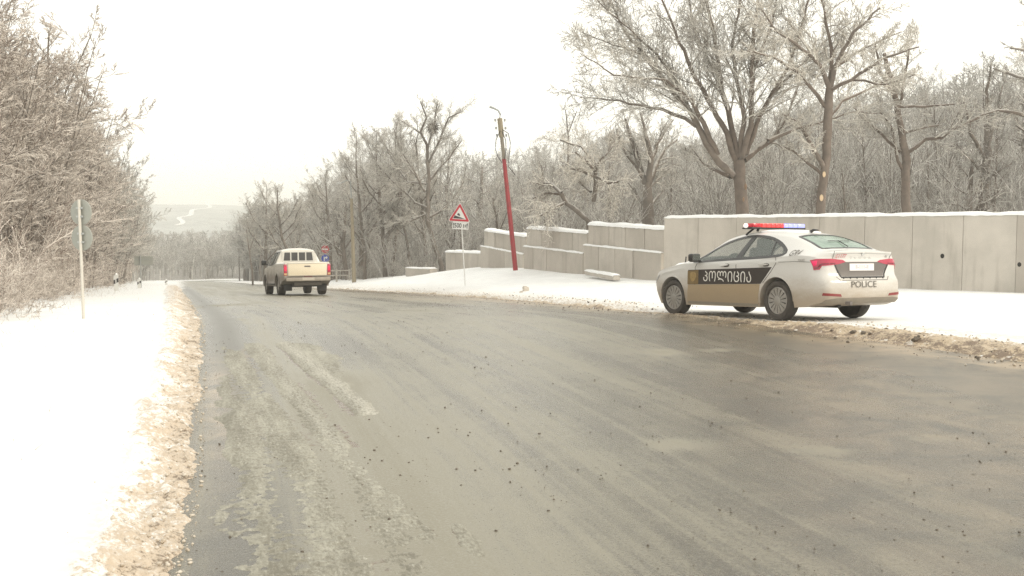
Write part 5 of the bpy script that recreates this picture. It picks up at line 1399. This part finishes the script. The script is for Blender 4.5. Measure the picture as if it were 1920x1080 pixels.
# glass front and rear
patch('rear_window', smooth_poly(RW, 1), tf, -.003, m_rglass, car, .08, -.012)
ribbon('rear_window_trim', smooth_poly(RW, 1), .05, tf, .004, m_trim, car, low=-.02)
patch('windscreen', smooth_poly(FW, 1), tf, -.003, m_glass, car, .08, -.012)
ribbon('windscreen_trim', smooth_poly(FW, 1), .05, tf, .004, m_trim, car, low=-.02)
b = MB(); b.tube([tf(-.70, .0, .02), tf(-.42, -.02, .014)], .007, 6); b.tube([tf(-.42, -.26, .012), tf(-.42, .2, .012)], .005, 5); b.build('rear_wiper', m_black, car)
# boot lid gap, lamps, plate panel
ribbon('boot_gap', [(.62, 1.09), (.60, .93)], .010, rf, .002, m_seam, car, closed=False)
ribbon('boot_gap', [(-.62, 1.09), (-.60, .93)], .010, rf, .002, m_seam, car, closed=False)
ribbon('boot_gap', [(-.56, .70), (-.50, .645), (.50, .645), (.56, .70)], .010, rf, .002, m_seam, car, closed=False)
for sg in (-1, 1):
    out = [(.34, .925), (.40, .955), (.62, .975), (.88, .975), (1.06, .955), (1.01, .88), (.97, .80), (.84, .812), (.80, .865), (.66, .875), (.50, .89)]
    P = [(sg * a, z) for a, z in out]
    patch('tail_lamp', P, rf, .012, m_lampred, car, .04, 0.)
    patch('lamp_lower_band', [(sg * a, z) for a, z in [(.56, .895), (.79, .885), (.81, .872), (.85, .83), (.95, .82), (.97, .84), (.88, .845), (.84, .885), (.80, .905), (.56, .91)]], rf, .0145, m_lampdk, car, .04, .01)
    patch('lamp_core', [(sg * a, z) for a, z in [(.88, .95), (1.02, .935), (.98, .865), (.90, .875)]], rf, .0145, mat('lamp_core_red', (.70, .02, .12), .2, emit=(1, .03, .12), es=.25), car, .04, .01)
    patch('reflector', [(sg * a, z) for a, z in [(.50, .395), (.86, .415), (.84, .455), (.52, .435)]], rf, .010, mat('reflector_red', (.22, .03, .03), .3), car, .05, 0.)
    patch('bumper_vent', [(sg * a, z) for a, z in [(.47, .385), (.89, .405), (.87, .465), (.49, .445)]], rf, .004, m_paint, car, .05, 0.)
pan = [(-.56, .925), (.56, .925), (.56, .90), (.44, .705), (-.44, .705), (-.56, .90)]
patch('plate_panel', pan, rf, .004, m_greyp, car, .06, 0.)
ribbon('plate_panel_edge', [(.585, .915), (.455, .69), (-.455, .69), (-.585, .915)], .022, rf, .010, m_trim, car, closed=False)
b = MB()
for i in range(7):
    y = -.42 + i * .14; b.lathe([(.012, 0), (.005, -.035), (0, -.04)], 6, Matrix.Translation(rf(y, .685, .012)))
b.build('icicle', m_trim, car)
patch('number_plate', [(-.26, .79), (.26, .79), (.26, .90), (-.26, .90)], rf, .016, m_plate, car, .2, .004)
conform_text('plate_lettering', 'II-111-II', .085, rf, 0, .845, .018, mat('plate_letters', (.35, .30, .32), .6), car, sx=1.05, flip=-1)
conform_text('lettering', 'POLICE', .14, rf, .03, .575, .012, m_letd, car, sx=1.2, flip=-1)
conform_text('badge_lettering', 'Š  K  O  D  A', .042, rf, .02, .985, .004, m_chrome, car, sx=1.9, flip=-1)
conform_text('fleet_number', 'E1177', .085, rf, .46, 1.012, .014, m_letr, car, sx=1.0, flip=-1)
conform_text('side_badge', 'RS', .05, rf, -.52, 1.005, .004, m_letd, car, sx=1.0, flip=-1)
patch('rear_valance', [(-.86, .285), (.86, .285), (.80, .35), (.60, .375), (-.60, .375), (-.80, .35)], rf, .006, m_lowp, car, .08, -.01)
patch('rear_badge', [(.03 * math.cos(a * PI / 8), 1.045 + .03 * math.sin(a * PI / 8)) for a in range(16)], rf, .006, m_chrome, car, .1, 0.)
ribbon('boot_spoiler', [(.60, 1.068), (0, 1.078), (-.60, 1.068)], .025, rf, .010, m_paint, car, closed=False, low=-.01)
# snow lying on the bonnet and dirt-dark bonnet gap
b = MB()
for x0, y0, rx, ry in ((2.75, .30, .33, .25), (2.95, -.2, .3, .4), (3.05, .45, .2, .14), (2.45, .5, .18, .1)):
    V0 = len(b.bm.verts); 
    for ring in range(6):
        for k in range(14):
            a = 2 * PI * k / 14; q = (1 - ring / 6) * (1 + .18 * math.sin(3 * a + x0 * 9)); xx, yy = x0 + rx * q * math.cos(a), y0 + ry * q * math.sin(a)
            b.bm.verts.new(tf(xx, yy, .003 + .05 * math.sin(ring / 5 * PI / 2)))
    b.bm.verts.ensure_lookup_table(); vv = b.bm.verts
    for ring in range(5):
        for k in range(14): b.bm.faces.new((vv[V0 + ring * 14 + k], vv[V0 + ring * 14 + (k + 1) % 14], vv[V0 + ring * 14 + 14 + (k + 1) % 14], vv[V0 + ring * 14 + 14 + k]))
    b.bm.faces.new([vv[V0 + 70 + k] for k in range(14)])
b.build('bonnet_snow', m_cap, car, smooth=60)
b = MB(); b.bm.verts.new
for sg in (1, -1):
    pass
patch('roof_snow', smooth_poly([(.15, -.40), (.15, .30), (.55, .46), (1.05, .40), (1.0, -.44)], 2), tf, .018, m_cap, car, .08, 0.)
b = MB(); b.tube([cb.D((2.92, .42, .93)), cb.D((2.90, .42, 1.06))], .012, 6); b.build('corner_marker', m_black, car)
# front: grille, headlights
b = MB(); b.box(cb.D((3.582, 0, .50)), (.03, .8, .22), bev=.01); b.build('grille', m_black, car)
ff = None
for sg in (-1, 1):
    f = cb.side(sg)
    patch('headlight', [(3.50, .60), (3.22, .70), (3.10, .735), (3.20, .665), (3.50, .54)], f, .006, mat('headlamp_glass', (.5, .5, .5), .1, spec=.8), car, .05, 0.)
# mirrors
for sg in (-1, 1):
    b = MB(); b.box((1.93, sg * 1.0, 1.025), (.13, .20, .145), bev=.035); b.box((1.96, sg * .90, .985), (.05, .10, .03), bev=.01); o = b.build('wing_mirror', m_trim, car, smooth=40)
    b = MB(); b.box((1.862, sg * 1.005, 1.03), (.006, .16, .11)); b.build('mirror_glass', mat('mirror_glass', (.55, .55, .52), .06, metal=.9), o)
# interior
b = MB(); b.box((.85, 0, .38), (2.6, 1.45, .1)); b.box((-.42, 0, .80), (.6, 1.2, .08)); b.box((1.95, 0, .82), (.35, 1.35, .22), bev=.04); b.build('interior', m_inter, car)
for sx, sy in ((1.05, .37), (1.05, -.37)):
    b = MB(); b.box((sx + .22, sy, .55), (.5, .5, .16), bev=.05); b.box((0, 0, 0), (.14, .48, .62), Matrix.Translation((sx - .08, sy, .88)) @ Matrix.Rotation(R_(-14), 4, 'Y'), bev=.05); b.box((0, 0, 0), (.10, .28, .18), Matrix.Translation((sx - .19, sy, 1.25)) @ Matrix.Rotation(R_(-10), 4, 'Y'), bev=.04); b.build('seat', m_seat, car, smooth=40)
b = MB(); b.box((.0, 0, .58), (.5, 1.3, .16), bev=.05); b.box((0, 0, 0), (.14, 1.3, .55), Matrix.Translation((-.22, 0, .86)) @ Matrix.Rotation(R_(-20), 4, 'Y'), bev=.05)
for y in (-.4, .4): b.box((0, 0, 0), (.09, .26, .15), Matrix.Translation((-.30, y, 1.17)) @ Matrix.Rotation(R_(-12), 4, 'Y'), bev=.035)
b.build('rear_bench', m_seat, car, smooth=40)
b = MB(); b.lathe([(.17, -.012), (.185, 0), (.17, .012)], 20, Matrix.Translation((1.66, .37, .93)) @ Matrix.Rotation(R_(70), 4, 'Y')); b.build('steering_wheel', m_inter, car)
# wheels
for x, sy in ((0, 1), (0, -1), (2.686, 1), (2.686, -1)):
    wheel('wheel', car, x, sy * .790, .322, .322, .205, .222, 14, sy, steer=R_(4) if x > 1 else 0)
b = MB()
for x in (0, 2.686): b.tube([(x, -.7, .3), (x, .7, .3)], .05, 8)
b.tube([(-.7, .25, .25), (1.5, .25, .24)], .04, 8); b.box((1.1, 0, .25), (3.2, 1.1, .06)); b.build('underside', m_black, car)
b = MB(); b.lathe([(.03, 0), (.03, .1)], 12, Matrix.Translation((-1.04, .45, .30)) @ Matrix.Rotation(R_(-90), 4, 'Y')); b.build('exhaust', m_greyp, car)
# light bar
bz = 1.558; bx = 1.02
m_lr = mat('beacon_red', (.55, .02, .03), .2, emit=(1, .10, .08), es=.75); m_lr2 = mat('beacon_red_off', (.45, .015, .03), .2, emit=(1, .02, .03), es=.12)
m_lb = mat('beacon_blue', (.22, .24, .75), .2, emit=(.36, .38, 1), es=1.0)
b = MB(); b.box((bx, 0, bz - .045), (.24, 1.22, .03), bev=.01); b.build('light_bar_base', m_trim, car)
for y0, y1, mm, nm in ((.40, .585, m_lr2, 'red_end_lamp'), (-.585, -.42, m_lb, 'blue_end_lamp')):
    b = MB(); b.box((bx, (y0 + y1) / 2, bz), (.26, y1 - y0, .068), bev=.02); b.build(nm, mm, car, smooth=40)
for i in range(5):
    b = MB(); b.box((bx, .335 - i * .098, bz), (.27, .088, .066), bev=.012); b.build('red_beacon', m_lr, car, smooth=40)
for i in range(3):
    b = MB(); b.box((bx, -.155 - i * .098, bz), (.27, .088, .066), bev=.012); b.build('blue_beacon', m_lb, car, smooth=40)
b = MB(); bmesh.ops.create_uvsphere(b.bm, u_segments=14, v_segments=8, radius=.042, matrix=Matrix.Translation((bx, .630, bz - .005))); b.build('alley_lamp', mat('alley_lamp', (.85, .84, .8), .3, emit=(1, .97, .9), es=.6), car, smooth=60)
b = MB()
for sg in (1, -1):
    b.tube([(bx + .03, sg * .44, bz - .06), (bx + .04, sg * .53, 1.44), (bx + .04, sg * .585, 1.40)], .017, 6); b.tube([(bx - .05, sg * .40, bz - .06), (bx - .05, sg * .42, 1.46)], .022, 6)
b.build('bar_mount', m_black, car)
b = MB(); b.tube([tf(.18, 0, .0), tf(.10, 0, .05), tf(-.02, 0, .07)], [.03, .022, .006], 8); b.build('roof_antenna', m_trim, car, smooth=40)

# --------------------------------------------------- pickup on the road
pk0 = at(563, 551, 41.0); pkz = float(zr(np.array([42.]))) + .01
yaw = math.atan2(1, -.285) + R_(5.5); sl_ = math.atan(-.0555 * math.sin(yaw))
MP = Matrix(Rm(yaw, sl_, 0).tolist()).to_4x4(); pkx = (565 - 960) / FPX * 40.3; MP.translation = Vector((pkx, 40.3, float(zr(np.array([40.3])))))
pk = empty('pickup_truck', MP.translation, 'dirty white double-cab pickup driving away down the road', 'pickup truck', mw=MP)
m_pk = dirty_paint('pickup_paint', (.76, .73, .66), .62, 1.15, dirt=(.24, .21, .18), amt=.92)
m_pkt = dirty_paint('pickup_tailgate', (.82, .72, .54), .35, .66, dirt=(.36, .30, .22), amt=.6)
tb = dict(hw=[(-1.22, .84), (-1.15, .875), (-.9, .90), (0, .905), (3.0, .905), (3.5, .88), (3.8, .80), (3.95, .65)],
 zt=[(-1.22, 1.235), (-1.1, 1.24), (.59, 1.24), (.62, 1.70), (.70, 1.78), (1.0, 1.80), (1.9, 1.79), (2.15, 1.72), (2.5, 1.45), (2.85, 1.19), (3.0, 1.16), (3.7, 1.07), (3.85, 1.0), (3.95, .85)],
 zw=[(-1.22, 1.19), (.5, 1.19), (.62, 1.17), (2.6, 1.10), (2.9, 1.07), (3.7, .98), (3.95, .75)],
 ze=[(-1.22, 1.232), (-1.1, 1.235), (.59, 1.235), (.62, 1.64), (.70, 1.71), (1.0, 1.73), (1.9, 1.72), (2.15, 1.65), (2.5, 1.39), (2.85, 1.14), (3.0, 1.115), (3.7, 1.01), (3.95, .78)],
 yr=[(-1.22, .80), (.58, .83), (.62, .63), (.8, .60), (1.9, .59), (2.3, .62), (2.85, .75), (3.2, .74), (3.95, .55)],
 zb=[(-1.22, .58), (-.9, .50), (-.6, .42), (0, .38), (3.0, .36), (3.95, .42)])
pbm = Body(tb, [(0, .38), (2.96, .38)], .45, lambda x, z: 0., .05)
psl, psr, ptf, prf = pbm.side(1), pbm.side(-1), pbm.top(), pbm.rearf()
PW = [(2.62, 1.17), (2.1, 1.60), (1.9, 1.65), (.85, 1.655), (.74, 1.58), (.72, 1.22), (1.5, 1.17)]
link('body', pbm.shell(.05, [PW], [[(.0 - 1.14, -.74), (-1.14, .74), (.52, .74), (.52, -.74)], [(2.18, -.52), (2.18, .52), (2.78, .66), (2.78, -.66)]]), m_pk, pk)
for f in (psl, psr):
    patch('side_window', PW, f, -.004, m_glass, pk, .1, -.012); ribbon('window_trim', PW, .05, f, .006, m_trim, pk, low=-.02)
    patch('pillar_trim', [(1.48, 1.18), (1.58, 1.18), (1.56, 1.65), (1.46, 1.65)], f, .004, m_trim, pk, .1, -.03)
    for xw in (0, 2.96):
        arc = [(xw + .465 * math.cos(R_(a)), .38 + .465 * math.sin(R_(a))) for a in range(-5, 186, 10)]
        ribbon('arch_flare', arc, .06, f, .03, m_pk, pk, closed=False, low=-.03)
    for path in ([(.72, 1.18), (.72, .45)], [(1.55, 1.16), (1.55, .45)], [(2.55, 1.10), (2.50, .6), (2.42, .45)]): ribbon('door_gap', path, .014, f, .002, m_seam, pk, closed=False)
    patch('side_step', [(2.45, .40), (.5, .40), (.5, .45), (2.45, .45)], f, .06, m_black, pk, .1, -.05)
patch('windscreen', [(2.18, -.52), (2.18, .52), (2.78, .66), (2.78, -.66)], ptf, -.003, m_glass, pk, .1, -.012)
# cargo bed
b = MB(); b.box((-.30, 0, .72), (1.75, 1.5, .04)); b.box((-.30, .76, .97), (1.75, .03, .50)); b.box((-.30, -.76, .97), (1.75, .03, .50)); b.box((.56, 0, .97), (.04, 1.55, .50)); b.build('cargo_bed', mat('bed_liner', (.06, .058, .055), .8), pk)
# cab back: four panes in frames
xb = .607
b = MB(); b.box((xb - .015, 0, 1.475), (.02, 1.24, .40), bev=.008)
b.build('rear_window_frame', m_pk, pk)
for i in range(4):
    yc = -.435 + i * .29; w = .235
    if i in (0, 3): w = .25
    sl2 = .035
    b = MB(); M = Matrix(((0, 0, -1, xb - .024), (1, 0, 0, 0), (0, 1, 0, 0), (0, 0, 0, 1)))
    y0, y1 = yc - w / 2, yc + w / 2
    t0 = y0 + (.04 if i == 0 else .0); t1 = y1 - (.04 if i == 3 else .0)
    b.prism([(y0, 1.32), (y1, 1.32), (t1, 1.63), (t0, 1.63)], 0, .008, M); b.build('rear_pane', mat('dark_pane', (.045, .04, .036), .12, spec=.7), pk)
# tailgate, lamps, bumper
b = MB(); b.box((-1.235, 0, .965), (.05, 1.42, .50), bev=.018); tg = b.build('tailgate', m_pkt, pk, smooth=35)
b = MB(); b.box((-1.265, 0, 1.195), (.03, 1.42, .03), bev=.01); b.box((-1.265, 0, .735), (.02, 1.40, .02)); b.build('tailgate_lip', m_pk, tg, smooth=35)
b = MB(); b.box((-1.268, 0, 1.08), (.02, .22, .05), bev=.008); b.build('tailgate_handle', m_greyp, tg)
for sg in (-1, 1):
    b = MB(); b.box((-1.20, sg * .80, .95), (.08, .125, .42), bev=.02); o = b.build('tail_lamp', m_lampred, pk, smooth=35)
    b = MB(); b.box((-1.243, sg * .80, .80), (.008, .10, .07)); b.build('indicator', mat('amber_lens', (.6, .4, .2), .3), o)
    b = MB(); b.box((-1.243, sg * .80, 1.0), (.008, .09, .16)); b.build('brake_lens', mat('brake_lens', (.7, .02, .08), .25, emit=(1, .03, .1), es=.2), o)
    b = MB(); b.box((2.42, sg * 1.04, 1.27), (.12, .20, .20), bev=.04); b.box((2.45, sg * .93, 1.20), (.05, .1, .04)); b.build('wing_mirror', m_trim, pk, smooth=40)
m_bump = mat('dirty_bumper', (.42, .37, .31), .7, noise=(5, .8, (.22, .19, .155)))
b = MB(); b.box((-1.33, 0, .60), (.16, 1.62, .13), bev=.03); b.build('rear_bumper', m_bump, pk, smooth=35)
b = MB(); b.box((-1.29, 0, .45), (.05, 1.0, .14)); b.box((1.3, 0, .42), (4.4, .9, .16)); b.tube([(0, -.7, .38), (0, .7, .38)], .07, 8); b.tube([(2.96, -.7, .38), (2.96, .7, .38)], .06, 8); b.build('chassis', mat('chassis_dirt', (.07, .06, .05), .9), pk)
b = MB(); b.box((-1.413, 0, .62), (.006, .44, .10)); b.build('number_plate', mat('dirty_plate', (.5, .45, .38), .6), pk)
b = MB(); b.box((-1.36, 0, .695), (.05, .30, .02)); b.build('number_plate_lamp', m_lampdk, pk)
for sy in (.62, -.62):
    b = MB(); b.box((-.62, sy, .38), (.02, .30, .40)); b.build('mudflap', m_black, pk)
for x, sy in ((0, 1), (0, -1), (2.96, 1), (2.96, -1)):
    wheel('wheel', pk, x, sy * .765, .375, .375, .25, .21, 6, sy)
for sx, sy in ((1.75, .36), (1.75, -.36)):
    b = MB(); b.box((sx, sy, 1.05), (.16, .5, .7), bev=.05); b.box((sx - .02, sy, 1.47), (.1, .28, .18), bev=.04); b.build('seat', m_seat, pk, smooth=40)
b = MB(); b.box((1.0, 0, 1.0), (.16, 1.2, .6), bev=.05); b.box((1.6, 0, .6), (2.2, 1.5, .05)); b.build('interior', m_inter, pk)

# ------------------------------------------------------------------ air
m = bpy.data.materials.new('haze_air'); m.use_nodes = True; n, l = m.node_tree.nodes, m.node_tree.links
n.remove(n['Principled BSDF']); v = n.new('ShaderNodeVolumePrincipled'); v.inputs['Color'].default_value = (.99, .985, .95, 1); v.inputs['Density'].default_value = .0011; v.inputs['Anisotropy'].default_value = 0.
l.new(v.outputs[0], n['Material Output'].inputs['Volume'])
b = MB(); b.box((0, 1120, 12), (4700, 2450, 76)); o = b.build('haze', m); tag(o, 'pale winter haze over the road and woods', 'haze', kind='stuff')
bpy.context.view_layer.update()
